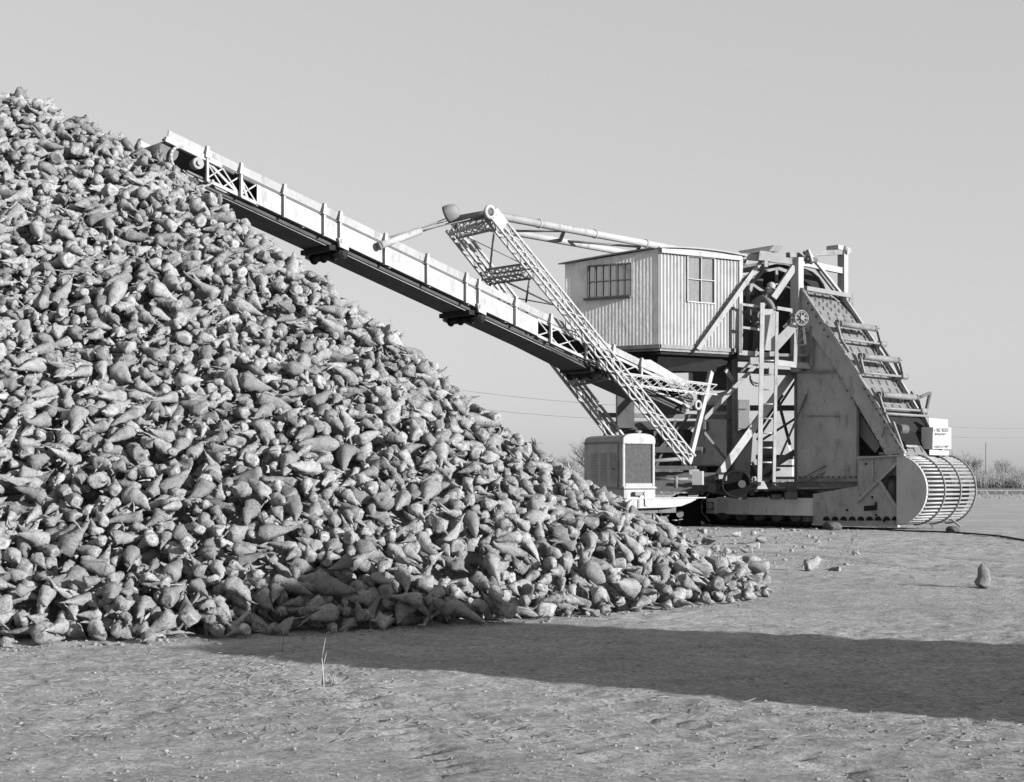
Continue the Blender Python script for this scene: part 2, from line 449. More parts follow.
# barrel roof
q = MB(); nu = nv = 12
def roof_pt(u, v, dz):
    u2, v2 = -.04 + 1.07 * u, -.05 + 1.10 * v
    p = C0 + (C1 - C0) * u2 + (C2 - C0) * v2
    z0 = ZT[0] + (ZT[1] - ZT[0]) * u2 + .02
    return Vector((p.x, p.y, z0 + .055 * (1 - (2 * v - 1) ** 2) + .02 * (1 - (2 * u - 1) ** 2) + dz))
vs_ = [roof_pt(i / nu, j / nv, 0) for i in range(nu + 1) for j in range(nv + 1)] + [roof_pt(i / nu, j / nv, -.025) for i in range(nu + 1) for j in range(nv + 1)]
n0 = (nu + 1) * (nv + 1); fs_ = []
for i in range(nu):
    for j in range(nv):
        a = i * (nv + 1) + j; fs_.append((a, a + 1, a + nv + 2, a + nv + 1)); fs_.append(tuple(n0 + t for t in (a, a + nv + 1, a + nv + 2, a + 1)))
for i in range(nu):
    for j in (0, nv): a = i * (nv + 1) + j; fs_.append((a, a + nv + 1, n0 + a + nv + 1, n0 + a))
for j in range(nv):
    for i in (0, nu): a = i * (nv + 1) + j; fs_.append((a, a + 1, n0 + a + 1, n0 + a))
q.add(vs_, fs_, 0); q.build('roof', M['roof'], cab)
# gable fillet between wall top and roof on the sunny side
q = MB()
for (va, vb) in zip(np.linspace(.05, .95, 13)[:-1], np.linspace(.05, .95, 13)[1:]):
    def bt(v): 
        p = C0 + (C2 - C0) * v; return Vector((p.x, p.y, ZT[0] - .02)), Vector((p.x, p.y, ZT[0] + .02 + .055 * (1 - (2 * (v + .05) / 1.1 - 1) ** 2) - .01))
    (a, b), (c, d) = bt(va), bt(vb); q.prism([a, c, d, b], (C1 - C0).normalized() * .03)
q.build('gable_board', M['white'], cab)
# turntable under the cab
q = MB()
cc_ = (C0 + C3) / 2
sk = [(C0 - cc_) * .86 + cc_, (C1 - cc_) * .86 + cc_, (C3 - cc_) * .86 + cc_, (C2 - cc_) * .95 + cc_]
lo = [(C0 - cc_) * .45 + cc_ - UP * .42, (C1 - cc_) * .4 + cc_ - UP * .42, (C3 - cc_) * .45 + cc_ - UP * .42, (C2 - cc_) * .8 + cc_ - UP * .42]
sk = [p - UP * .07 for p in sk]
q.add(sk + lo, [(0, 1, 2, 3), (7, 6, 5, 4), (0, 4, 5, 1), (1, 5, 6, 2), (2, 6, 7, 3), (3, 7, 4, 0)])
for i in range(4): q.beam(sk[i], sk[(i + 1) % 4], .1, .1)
q.build('cab_underframe', M['black'], cab)  # black paints in the shade beneath the cab floor

# ------------------------------------------------------------------ tower
TY = 32.6
tower = MB()
def tb(px0, py0, px1, py1, Y0, Y1=None, w=.1, h=None, mi=0): tower.beam(P(px0, py0, Y0), P(px1, py1, Y1 or Y0), w, h or w, up=(0, -1, 0), mi=mi)
tb(735, 352, 735, 482, 32.2, w=.11, h=.11, mi=1)
tb(730, 358, 730, 484, 32.7, w=.13, mi=2)
tb(798, 372, 798, 484, 32.0, w=.14, mi=2)
tb(802, 372, 802, 480, 32.1, w=.05, mi=1)
tb(700, 360, 700, 480, 33.6, w=.12, mi=2)
tb(690, 356, 860, 362, 32.9, 33.2, w=.16, h=.2, mi=2)
tb(690, 408, 800, 408, 33.2, 33.4, w=.12, h=.12, mi=2)
tb(700, 368, 815, 374, 32.5, 32.2, w=.12, h=.12, mi=2)
tb(600, 415, 735, 417, 32.6, w=.1, h=.12, mi=2)
tower = tower.build('tower_frame', [M['grey'], M['tank'], M['midsteel']], piler)
for (a, b, Y0, Y1, w_, m_) in (((718, 476), (792, 374), 31.6, 32.3, .16, 'grey'), ((692, 432), (757, 364), 31.9, 31.9, .08, 'grey'), ((701, 428), (727, 461), 32.0, 32.3, .05, 'midsteel'),
                              ((714, 354), (733, 380), 31.7, 32.1, .08, 'grey'), ((757, 440), (800, 374), 32.9, 32.9, .05, 'midsteel'), ((762, 440), (796, 418), 33.0, 33.0, .05, 'midsteel'),
                              ((776, 392), (790, 445), 33.3, 33.3, .06, 'midsteel'), ((756, 433), (783, 395), 33.2, 33.2, .05, 'steel'), ((770, 480), (817, 372), 31.6, 31.7, .04, 'steel'),
                              ((795, 482), (864, 446), 31.5, 31.2, .02, 'steel'), ((800, 486), (860, 453), 31.5, 31.2, .02, 'steel'), ((752, 462), (760, 478), 32, 32, .05, 'steel'), ((757, 476), (795, 452), 32.2, 32.2, .12, 'steel')):
    q = MB(); q.beam(P(*a, Y0), P(*b, Y1), w_, w_, up=(0, -1, 0)); q.build('brace', M[m_], tower)
q = MB(); q.box(P(743, 414.5, 32.0), (.25, 0, 0), (0, .25, 0), (0, 0, .62)); q.build('control_box', M['tank'], tower, .01)
q = MB(); q.beam(P(739, 409, 31.85), P(747, 409, 31.85), .01, .02); q.build('box_vent', M['steel'], tower)
q = MB(); q.prism([P(734.5, 431, 32.1), P(753.5, 427, 32.1), P(750, 478, 32.1), P(734.5, 478, 32.1)], (0, .3, 0)); q.build('chute_plate', M['tank'], tower, .008)
# smooth grey hopper behind the posts
q = MB()
pr = [P(693, 466, 33.4), P(694, 440, 33.4), P(700, 412, 33.4), P(712, 395, 33.4), P(728, 390, 33.4), P(728, 466, 33.4)]
q.prism(pr, (.2, 1.2, 0)); q.build('receiving_hopper', M['unlit_white'], tower, .03)
# lower inner hopper seen between ladder and tower post
q = MB(); q.prism([P(760, 441, 34.0), P(787, 441, 34.0), P(793, 456, 34.0), P(793, 478, 34.0), P(757, 478, 34.0), P(757, 456, 34.0)], (.2, .9, 0)); q.build('inner_chute', M['grey'], tower, .02)
q = MB(); q.beam(P(756, 457, 33.8), P(794, 457, 33.8), .08, .1); q.beam(P(756, 466, 33.8), P(794, 466, 33.8), .06, .05); q.build('chute_band', M['midsteel'], tower)
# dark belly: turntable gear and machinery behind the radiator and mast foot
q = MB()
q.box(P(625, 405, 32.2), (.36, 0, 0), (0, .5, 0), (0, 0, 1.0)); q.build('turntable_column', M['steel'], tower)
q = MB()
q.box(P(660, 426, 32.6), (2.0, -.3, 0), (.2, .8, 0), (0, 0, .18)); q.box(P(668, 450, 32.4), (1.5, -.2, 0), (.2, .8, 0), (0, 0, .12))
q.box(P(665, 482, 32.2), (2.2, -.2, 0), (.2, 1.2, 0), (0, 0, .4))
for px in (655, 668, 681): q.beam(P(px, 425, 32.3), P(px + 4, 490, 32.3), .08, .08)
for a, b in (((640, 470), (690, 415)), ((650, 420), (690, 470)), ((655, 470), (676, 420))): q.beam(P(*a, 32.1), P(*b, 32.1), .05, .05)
q.box(P(655, 452, 33.6), (2.3, 0, 0), (0, .3, 0), (0, 0, 1.3)); q.box(P(700, 476, 34.2), (3.2, -.4, 0), (0, .3, 0), (0, 0, .5))  # plain dark backing boxes added to fill the gap below the turntable
q.box(P(712, 373, 33.7), (.95, -.1, 0), (0, .8, 0), (0, 0, .75))  # dark block added for the dark underside of the cab
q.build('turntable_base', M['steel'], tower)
q = MB(); c = P(668, 468, 31.6)
q.box(c, (1.15, -.15, 0), (.1, .4, 0), (0, 0, .09))
for i in range(26): q.box(P(654 + i * 1.15, 470.5, 31.38), (.012, 0, 0), (0, .03, 0), (0, 0, .06), 1)
q.build('ring_gear', [M['steel'], M['midsteel']], tower)
q = MB(); q.tube(P(655, 479, 31.2), P(688, 479, 31.2), .03, 8); q.tube(P(676, 476, 31.2), P(676, 488, 31.2), .04, 8); q.tube(P(640, 462, 31.2), P(690, 458, 31.4), .04, 8); q.build('cross_shaft', M['midsteel'], tower)
q = MB(); q.box(P(698, 478, 30.6), (.2, -.05, 0), (.05, .15, 0), (0, 0, .28)); q.box(P(694, 472, 30.6), (.2, 0, 0), (0, .1, 0), (0, 0, .1)); q.build('gear_case', M['white'], tower)
q = MB(); q.tube(P(735, 484, 31.2), P(737, 484, 31.8), .30, 22); q.tube(P(742, 484, 31.0), P(742, 484, 31.2), .08, 12, mi=1); q.ring(P(735, 484, 31.2), (0, -1, 0), .27, .03, 24, 6)
q.tube(P(712, 488, 31.0), P(712, 488, 31.6), .1, 12, mi=0); q.build('winch_drum', [M['void'], M['steel']], tower)
q = MB()
for i in range(26):
    a = P(random.uniform(700, 790), random.uniform(476, 491), random.uniform(31.3, 32.3)); q.beam(a, a + Vector((random.uniform(-.4, .4), random.uniform(-.2, .2), random.uniform(-.06, .1))), random.uniform(.03, .1), random.uniform(.03, .09))
q.build('deck_machinery', M['midsteel'], tower)
q = MB()
for i in range(14):
    a = P(random.uniform(700, 800), random.uniform(486, 498), random.uniform(31.6, 32.2)); q.box(a, (random.uniform(.06, .3), 0, 0), (0, .15, 0), (0, 0, random.uniform(.05, .16)))
q.build('gear_housings', M['steel'], tower)
q = MB(); q.prism([P(757, 489, 31.2), P(768, 489, 31.2), P(764, 481, 31.2), P(760, 481, 31.2)], (0, .15, 0)); q.build('ladder_foot', M['grey'], tower)

# long bed rails of the machine
bed = MB()
bed.beam(PN(690, 490, .25), PN(862, 484, .25), .18, .16); bed.beam(PN(700, 478, .3), PN(860, 478, .3), .1, .06); bed.beam(PN(700, 484, .35), PN(860, 483, .35), .1, .05)
bed.beam(PN(690, 492, 1.9), PN(862, 484, 1.9), .18, .16);
bed.box(PN(770, 490, 1.1), E1 * 3.4, E2 * 1.6, UP * .12)
bed.build('bed_frame', M['midsteel'], piler)

# ------------------------------------------------------------------ upper frame and roof members over the elevator head
up_ = MB()
up_.beam(P(741, 256, 31.7), PN(797, 262, 0), .09, .13); up_.beam(PN(797, 262, 0), PN(797, 262, 0) + E2 * 1.88, .09, .13)
up_.beam(P(759, 255.5, 31.55), P(771, 257, 31.55), .1, .2)
up_ = up_.build('head_frame', M['white'], piler)
Bt = PN(797, 262, 0) + E2 * 1.88
def two_tone_post(p_lo, p_hi, w_=.2, name='frame_post'):
    q = MB(); d = (p_hi - p_lo); q.box((p_lo + p_hi) / 2, E1 * w_, E2 * w_, UP * d.z); return q.build(name, M['white'], up_)
pa = PN(797, 372, .02); pb = PN(797, 258, .02); two_tone_post(pa, Vector((pa.x, pa.y, pb.z)))
two_tone_post(Vector((Bt.x, Bt.y, Bt.z - .62)), Vector((Bt.x, Bt.y, Bt.z + .42)), .17)
for (p, q_, w_, m_) in ((PN(788, 255, 0) , Bt + UP * .42, .11, 'midsteel'), (PN(808, 252, .3), Bt - UP * .55, .06, 'white'), (PN(804, 252, .3), Bt - UP * .5 - E1 * .15, .05, 'midsteel'),
                      (PN(794, 267, -.05), P(773, 298, 31.6), .13, 'white'), (PN(805, 262, .3), PN(808, 250, .3), .06, 'white'), (PN(812, 262, .3), PN(808, 250, .3), .06, 'white'),
                      (P(769, 249, 32.0), P(775, 244, 32.0), .08, 'white'), (P(766, 260, 31.5), P(766, 267, 31.5), .07, 'white')):
    o = MB().beam(p, q_, w_, w_).build('frame_brace', M[m_], up_)
wd = (C2 - C0).normalized(); wn_ = Vector((wd.y, -wd.x, 0)) * .13
def on_line(px, py):
    k = (px - CX) / F; o_ = C0 + wn_; s = (k * o_.y - o_.x) / (wd.x - k * wd.y); Y = (o_ + wd * s).y; return P(px, py, Y)
q = MB(); q.beam(on_line(772, 246), on_line(698, 350), .09, .06, up=(0, -1, 0)); q.build('stay_pole', M['white'], up_)
q = MB(); q.prism([P(738, 251, 31.8), P(774, 245, 31.5), P(769, 251, 31.5), P(742, 254, 31.8)], (.35, .8, .1)); q.build('roof_flap', M['roof'], up_)
q = MB(); q.prism([P(738, 266, 32.6), P(768, 261, 32.6), P(768, 270, 32.6), P(738, 273, 32.6)], (.02, .06, 0)); q.build('tie_board', M['midsteel'], up_)
q = MB(); q.prism([P(738, 283, 33.2), P(754, 268, 33.2), P(754, 295, 33.2), P(738, 297, 33.2)], (.02, .06, 0)); q.build('head_side_panel', M['tank'], up_)
q = MB(); q.box(Bt + UP * .5 - E2 * .1 - E1 * .1, E1 * .3, E2 * .35, UP * .09); q.tube(Bt + UP * .5, Bt + UP * .42 + E1 * .16, .07, 10); q.build('beacon_lamp', M['grey'], up_)
q = MB(); c = PN(808, 259, .25); q.tube(c, c + E2 * .3, .065, 12); q.tube(c - E2 * .06, c, .03, 10); q.build('head_motor', M['steel'], up_)
q = MB(); q.box(P(741, 259, 31.75), (.05, 0, 0), (0, .1, 0), (0, 0, .06)); q.tube(P(742, 260, 31.75), P(745, 261, 31.7), .04, 8, .06); q.build('work_lamp', M['steel'], up_)

# ------------------------------------------------------------------ platform with rails and ladder
plat = MB()
plat.box(P(770, 357, 32.0), (1.55, .15, 0), (0, 1.1, 0), (0, 0, .06))
plat.beam(P(739, 352.5, 31.35), P(768, 355, 31.4), .06, .1, mi=1)
plat.beam(P(776, 362.5, 31.35), P(796, 365, 31.45), .06, .12, mi=1)
plat = plat.build('platform', [M['midsteel'], M['white']], piler)
rails = MB()
rails.beam(P(739, 304, 31.35), P(762, 307, 31.4), .05, .05); rails.beam(P(739, 327, 31.35), P(762, 330, 31.4), .05, .05)
rails.beam(P(777, 308, 31.4), P(792, 310.5, 31.45), .05, .07); rails.tube(P(791, 310, 31.45), P(791, 316, 31.45), .03, 6)
rails.beam(P(776.5, 352, 31.4), P(776.5, 365, 31.4), .08, .08)
rails.build('guard_rail', M['white'], plat)
q = MB(); q.beam(P(740.5, 304, 31.35), P(740.5, 353, 31.35), .07, .07); q.beam(P(796, 325, 31.45), P(795, 366, 31.45), .07, .07, mi=1); q.beam(P(811, 326, 31.5), P(811, 366, 31.5), .06, .06); q.build('rail_post', [M['midsteel'], M['grey']], plat)
q = MB(); q.prism([P(764, 309, 31.42), P(776, 309, 31.42), P(776, 351, 31.42), P(763, 350, 31.42)], (0, .03, 0)); q.build('rail_panel', M['grey'], plat)
q = MB(); q.prism([P(777, 337, 31.35), P(794, 319.5, 31.35), P(796, 323, 31.35), P(795, 331, 31.35), P(777, 351, 31.35)], (.03, .12, 0)); q.build('spill_chute', M['white'], plat)
q = MB()
q.prism([P(796, 362, 31.55), P(811, 363, 31.55), P(811, 369, 31.55), P(796, 368, 31.55)], (0, .1, 0))
for a, b in (((798, 331), (810, 331)), ((798, 345), (804, 345)), ((797, 357), (810, 352)), ((799, 341), (806, 336)), ((800, 335), (801, 328))): q.beam(P(*a, 31.6), P(*b, 31.6), .03, .03)
q.build('drive_guard', M['grey'], plat)
q = MB(); c = P(801.5, 318, 31.3); ax = Vector((.35, -.94, 0)).normalized()
q.ring(c, ax, .155, .018, 28, 6); q.ring(c, ax, .125, .010, 28, 5); q.tube(c - ax * .04, c + ax * .05, .05, 12)
for i in range(8):
    t = i * math.pi / 4; a = ax.cross(UP).normalized(); q.beam(c, c + (a * math.cos(t) + UP * math.sin(t)) * .15, .02, .02)
q.build('chain_sprocket', M['midsteel'], plat)
q = MB()
for k in range(9): q.ring(P(797 - k * 1.6, 313 + k * 1.7, 31.34), (0, -1, 0), .022, .008, 8, 4)
for k in range(8): q.ring(P(803.5 + .2 * k, 328 + k * 2.2, 31.34), (0, -1, 0), .022, .008, 8, 4)
q.build('drive_chain', M['midsteel'], plat)
lad = MB()
l0, l1, r0, r1 = P(762.5, 303, 31.3), P(759.5, 482, 31.0), P(777, 312, 31.3), P(774, 482, 31.0)
lad.beam(l0, l1, .09, .06, up=(0, -1, 0)); lad.beam(r0, r1, .06, .06, up=(0, -1, 0))
lad = lad.build('ladder', M['grey'], plat)
for y in np.arange(361, 475, 14.5):
    k0, k1 = (y - 303) / 179, (y - 312) / 170
    MB().tube(l0.lerp(l1, k0), r0.lerp(r1, k1), .018, 6).build('rung', M['slat'] if y < 420 else M['grey'], lad)
q = MB()
q.box(P(754, 361, 31.2), (.17, 0, 0), (0, .15, 0), (0, 0, .14)); q.box(P(771, 371, 31.2), (.1, 0, 0), (0, .12, 0), (0, 0, .14))
q.beam(P(749, 363, 31.2), P(741, 372, 31.4), .04, .04); q.box(P(773, 354, 31.25), (.15, 0, 0), (0, .1, 0), (0, 0, .1)); q.build('bracket', M['white'], plat)
q = MB()
pts = [P(757 + 7 * math.cos(t), 378 + 8 * math.sin(t), 31.5) for t in np.linspace(.2, 3.4, 9)]
q.path(pts, .02, 6); q.path([p + Vector((.02, .1, .06)) for p in pts], .018, 6)
q.build('air_hose', M['midsteel'], plat)
for a, b in (((812, 350), (817, 356)), ((812, 357), (818, 357))): pass
q = MB(); q.prism([P(811.5, 345, 31.7), P(817, 356, 31.7), P(811.5, 356, 31.7)], (.02, .05, 0)); q.build('corner_gusset', M['white'], plat)

# ------------------------------------------------------------------ elevator with feed drum
elev = MB()
near = [(803, 290), (834, 337), (862, 380), (905, 453), (886, 455), (866, 420), (846, 386), (828, 356), (808, 330), (797, 318), (797, 296)]
elev.prism([PN(*p, .02) for p in near], E2 * .05)
off = 1.72
# matching far plate, same outline moved across
elev.prism([PN(*p, .02) + E2 * off for p in near], E2 * .05)
for a, b in zip(near[:3], near[1:4]): elev.beam(PN(*a, -.01), PN(*b, -.01), .07, .03)
elev = elev.build('elevator', M['grey'], piler)
q = MB(); lip = [PN(*p, .0) for p in near[:4]]
for a, b in zip(lip[:-1], lip[1:]): q.beam(a + UP * .02 - E2 * .02, b + UP * .02 - E2 * .02, .02, .035)
q.build('bright_edge', M['slat'], elev)
q = MB()
for (a, b, n) in (((845, 387), (885, 452), 9), ((863, 386), (902, 451), 10), ((806, 300), (830, 340), 6)):
    for i in range(n):
        u = (i + .5) / n; p = PN(a[0] + (b[0] - a[0]) * u, a[1] + (b[1] - a[1]) * u, .02); q.tube(p, p - E2 * .02, .022, 6)
for i in range(11): p = PN(800 + i * 5.6, 477, .09); q.tube(p, p - E2 * .03, .022, 6)
q.build('bolt_heads', M['steel'], elev)
# side plate of the hopper under the elevator
q = MB()
q.prism([PN(p[0], p[1], .12) for p in ((798, 300), (808, 326), (828, 352), (850, 392), (858, 410), (858, 482), (798, 482))], E2 * .05); q.build('hopper_plate', M['rust'], elev)
q = MB(); q.beam(PN(857.5, 408, .09), PN(857.5, 482, .09), .05, .03); q.beam(PN(798, 372, .09), PN(848, 371, .09), .05, .05); q.beam(PN(806, 416, .10), PN(840, 416, .10), .015, .012); q.beam(PN(798, 480, .08), PN(858, 480, .08), .06, .06)
q.build('hopper_seam', M['midsteel'], elev)
q = MB(); q.prism([PN(p[0], p[1], 1.7) for p in ((798, 300), (858, 410), (858, 482), (798, 482))], E2 * .05)
q.prism([PN(p[0], p[1], .16) for p in ((797, 300), (797, 376), (797, 482), (799, 482), (799, 300))], E2 * 1.5); q.build('hopper_shell', M['rust'], elev)
# belt: profile along the elevator, then over the head pulley
def ez(t):   # belt surface height above the near plane, t metres up from the drum
    return 1.50 + 1.48 * t
prof = [(-.15, 1.28), (.0, 1.50), (.6, 2.39), (1.2, 3.28), (1.8, 4.16), (2.2, 4.72), (2.45, 4.98), (2.7, 5.17), (2.95, 5.28), (3.2, 5.30)]
def BP(t, z, o): return D0 - E1 * t + E2 * o + UP * (z - .0)
def belt_at(k): 
    i = min(int(k), len(prof) - 2); f = k - i
    return (prof[i][0] + (prof[i + 1][0] - prof[i][0]) * f, prof[i][1] + (prof[i + 1][1] - prof[i][1]) * f)
q = MB()
for a, b in zip(prof[:-1], prof[1:]):
    q.add([BP(a[0], a[1] - .10, .10), BP(a[0], a[1] - .10, 1.72), BP(b[0], b[1] - .10, 1.72), BP(b[0], b[1] - .10, .10), BP(a[0], a[1] - .13, .10), BP(a[0], a[1] - .13, 1.72), BP(b[0], b[1] - .13, 1.72), BP(b[0], b[1] - .13, .10)],
          [(0, 1, 2, 3), (4, 7, 6, 5), (0, 4, 5, 1), (2, 6, 7, 3), (0, 3, 7, 4), (1, 5, 6, 2)])
arc = 0
for r in range(34):
    k = 1.0 + r * .2
    if k > 8.4: break
    t, z = belt_at(k); t2, z2 = belt_at(min(k + .12, 8.5))
    for c_ in range(5):
        o = .24 + c_ * .32 + (.08 if r % 2 else 0)
        q.beam(BP(t, z - .094, o), BP(t2, z2 - .094, o + .03), .04, .012, mi=1)
q.build('elevator_belt', [M['canvas'], M['slot']], elev)
for o in (.09, 1.74):
    ch = MB()
    for i in range(70):
        t, z = belt_at(.6 + i * .115 * .98) if .6 + i * .113 < 8.9 else (None, None)
        if t is None: break
        ch.box(BP(t, z - .04, o), E1 * .045, E2 * .05, UP * .05)
    ch.build('carrier_chain', M['steel'], elev)
# hold-down rollers, pairs of thick roller and thin cross rod with side arms
for (pr, py) in ((837, 323), (860, 356), (879, 394.5)):
    a = PN(pr, py, .0) ; rl = MB(); rl.tube(a + E2 * .10, a + E2 * 1.5, .064, 14); ro = rl.build('hold_down_roller', M['midsteel'], elev)
    s_ = MB(); s_.tube(a - E2 * .05, a + E2 * 1.72, .03, 8); s_.box(a + E2 * .02, E1 * .09, E2 * .05, UP * .12); s_.box(a + E2 * 1.58, E1 * .08, E2 * .05, UP * .12); s_.build('roller_shaft', M['steel'], ro)
for (pr, py) in ((840.5, 338.5), (862.5, 372.5), (882, 408), (886, 413.5)):
    a = PN(pr, py, .0); MB().tube(a - E2 * .03, a + E2 * 1.78, .027, 8).build('cross_rod', M['tank'], elev)
    if pr != 886: MB().tube(a + E2 * 1.6, a + E2 * 1.86, .06, 10).build('rod_clamp', M['midsteel'], elev)
for a, b in (((837, 323), (841, 339)), ((841, 339), (849, 352)), ((860, 356), (864, 373)), ((853, 353), (862, 374)), ((879, 394.5), (883, 409)), ((883, 409), (893, 432)), ((893, 422), (902, 447)), ((872, 388), (884, 410))):
    for o in (.0, 1.66):
        MB().beam(PN(*a, 0) + E2 * o, PN(*b, 0) + E2 * o, .05, .05).build('roller_arm', M['midsteel'] if o else M['tank'], elev)
a, b = PN(898, 429, .05), PN(907, 451, .05)
MB().tube(a, a + E2 * .3, .1, 12).build('tail_bearing', M['steel'], elev)
MB().tube(PN(900, 446, .0), PN(900, 446, .0) + E2 * .7, .03, 8).build('grease_pipe', M['slat'], elev)
q = MB(); q.prism([BP(.35, 1.98, .25), BP(.35, 1.98, 1.70), BP(.12, 1.42, 1.70), BP(.12, 1.42, .25)], E1 * .03); q.build('feed_shade_sheet', M['void'], elev)  # black sheet standing for the shaded feed opening
q = MB(); q.prism([PN(890, 426, .1) + E1 * .04, PN(905, 449, .1) + E1 * .04, PN(905, 449, 1.66) + E1 * .04, PN(890, 426, 1.66) + E1 * .04], UP * .02 + E1 * .02); q.build('feed_shade_strip', M['void'], elev)  # second black sheet, darkness of the opening put into its colour
q = MB(); q.prism([BP(.32, 1.98, .2), BP(.32, 1.98, 1.7), BP(.55, 2.3, 1.7), BP(.55, 2.3, .2)], UP * .03 + E1 * .02); q.build('feed_shade_top', M['black'], elev)  # black upper sheet continuing the painted dark of the opening
# top cross board and shadowed inner side
a = PN(806, 291, 0); q = MB(); q.beam(a + UP * .06, a + E2 * 1.85 + UP * .06, .06, .09); q.build('cross_board', M['tank'], elev)
q = MB(); c_ = a + E2 * 1.85; q.beam(c_ + UP * .1, c_ - UP * .25, .1, .08); q.build('board_end', M['white'], elev)
q = MB()
for p in ((880, 434, .5), ): q.beam(PN(881, 437, -.01), PN(884, 427, -.01), .03, .03)
q.build('handle', M['slat'], elev)
# little pipe gallows on the far side
g0 = PN(879, 394, 0) + E2 * 1.72
q = MB(); q.tube(g0, P(930, 393, g0.y + .3), .035, 8); q.tube(P(930, 393, g0.y + .3), P(924, 421, g0.y + .1), .04, 8); q.tube(P(924, 421, g0.y + .1), P(926, 440, g0.y), .03, 8); q.build('pipe_gallows', M['steel'], elev)
# head wheel and shield behind the platform
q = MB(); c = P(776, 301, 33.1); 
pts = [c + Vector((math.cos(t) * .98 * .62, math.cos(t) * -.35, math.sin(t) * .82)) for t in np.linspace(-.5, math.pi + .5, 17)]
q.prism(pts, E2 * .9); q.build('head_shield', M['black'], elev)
q = MB(); ax = Vector((.35, -.94, 0)); ax.normalize(); c = P(777, 301, 32.75); a_ = ax.cross(UP).normalized()
for i in range(12):
    t0, t1 = i * math.pi / 6, (i + 1) * math.pi / 6
    q.beam(c + (a_ * math.cos(t0) + UP * math.sin(t0)) * .72, c + (a_ * math.cos(t1) + UP * math.sin(t1)) * .72, .07, .05, up=ax)
for i in range(6):
    t0 = .5 + i * math.pi / 3; q.beam(c, c + (a_ * math.cos(t0) + UP * math.sin(t0)) * .7, .06, .04, up=ax)
q.build('bull_wheel', M['midsteel'], elev)
q = MB(); q.box(P(786, 305, 33.0), (.9, -.3, 0), (.2, .4, 0), (0, 0, .75)); q.box(P(750, 300, 33.4), (.6, 0, 0), (0, .3, 0), (0, 0, .9)); q.box(P(765, 335, 32.9), (1.5, .1, 0), (0, .3, 0), (0, 0, 1.0)); q.build('drive_housing', M['steel'], elev)
# lower return strand in the triangular gap
q = MB(); q.prism([PN(859, 412, .25), PN(880, 446, .25), PN(875, 453, .25), PN(860, 436, .25)], E2 * .05)
q.build('return_strand', M['tank'], elev)
q = MB(); q.prism([PN(857, 390, .7), PN(888, 456, .7), PN(857, 456, .7)], E2 * .05); q.build('gap_backing', M['steel'], elev)  # dark plate added behind the gap to make it read dark

# feed drum housing
drum = MB()
skirt = [(798, 500), (858, 456), (906, 456), (906, 523), (890, 527), (800, 524)]
skirt = [(813, 494), (857.5, 484), (857.5, 456), (896, 456), (896, 462), (866, 492), (858, 502), (858, 524), (815, 524)]
drum.prism([PN(857.5, 456, .05), PN(896, 456, .05), PN(896, 464, .05), PN(857.5, 503, .05)], E2 * .05)
drum.prism([PN(813, 494, .05), PN(857.5, 486, .05), PN(857.5, 524, .05), PN(813, 523, .05)], E2 * .05)
drum.prism([PN(857.5, 503, .05), PN(878, 482, .05), PN(897, 509, .05), PN(897, 525, .05), PN(857.5, 525, .05)], E2 * .05)
drum.prism([PN(798, 480, .3), PN(896, 458, .3), PN(896, 525, .3), PN(798, 524, .3)], E2 * 1.4, )
drum = drum.build('feed_drum', M['rust'], piler)
q = MB()
q.beam(PN(857, 502, .02), PN(897, 463, .02), .05, .07, up=E2); q.beam(PN(879, 480, .02), PN(897, 508, .02), .05, .06, up=E2); q.beam(PN(857, 458, .0), PN(905, 455, .0), .08, .03); q.beam(PN(813, 524, .0), PN(899, 526, .0), .1, .05)
q.beam(PN(872.5, 457, .03), PN(872.5, 482, .03), .03, .02, up=E2); q.build('gusset', M['grey'], drum)
q = MB(); c = PN(905, 490, .0); Rr = .69
discp = []
ctr = PN(896.5, 490, -.02); 
for t in np.linspace(-math.pi / 2, math.pi / 2, 25): discp.append(ctr + E1 * (.66 * math.cos(t)) + UP * (Rr * math.sin(t)))
q.prism(discp, E2 * .06); q.build('end_plate', M['disc'], drum)
q = MB(); q.prism([PN(864, 506, .04), PN(877, 505, .04), PN(877, 510, .04), PN(864, 511, .04)], -E2 * .005); q.prism([PN(875, 502, .04), PN(877, 502, .04), PN(877, 506, .04), PN(875, 506, .04)], -E2 * .004)
for p in ((866, 464), (872, 497), (876, 515), (847, 510), (884, 521)): q.tube(PN(*p, .045), PN(*p, .03), .025, 8)
q.build('plate_slot', M['black'], drum)
q = MB()
for i in range(9):
    c = PN(826.5 + i * 8.6, 520.5, .04)
    pts = [c + E1 * (.08 * math.cos(t)) + UP * (.085 * math.sin(t)) for t in np.linspace(0, math.pi, 9)]
    q.prism(pts, -E2 * .01)
q.build('bottom_notches', M['black'], drum)
q = MB(); c = PN(897, 490, .35); q.tube(c - E1 * .1, c + E1 * .03 + E2 * .02, .3, 16); q.tube(PN(889, 486, .2), PN(889, 486, .4), .16, 12); q.build('inner_wheel', M['steel'], drum)
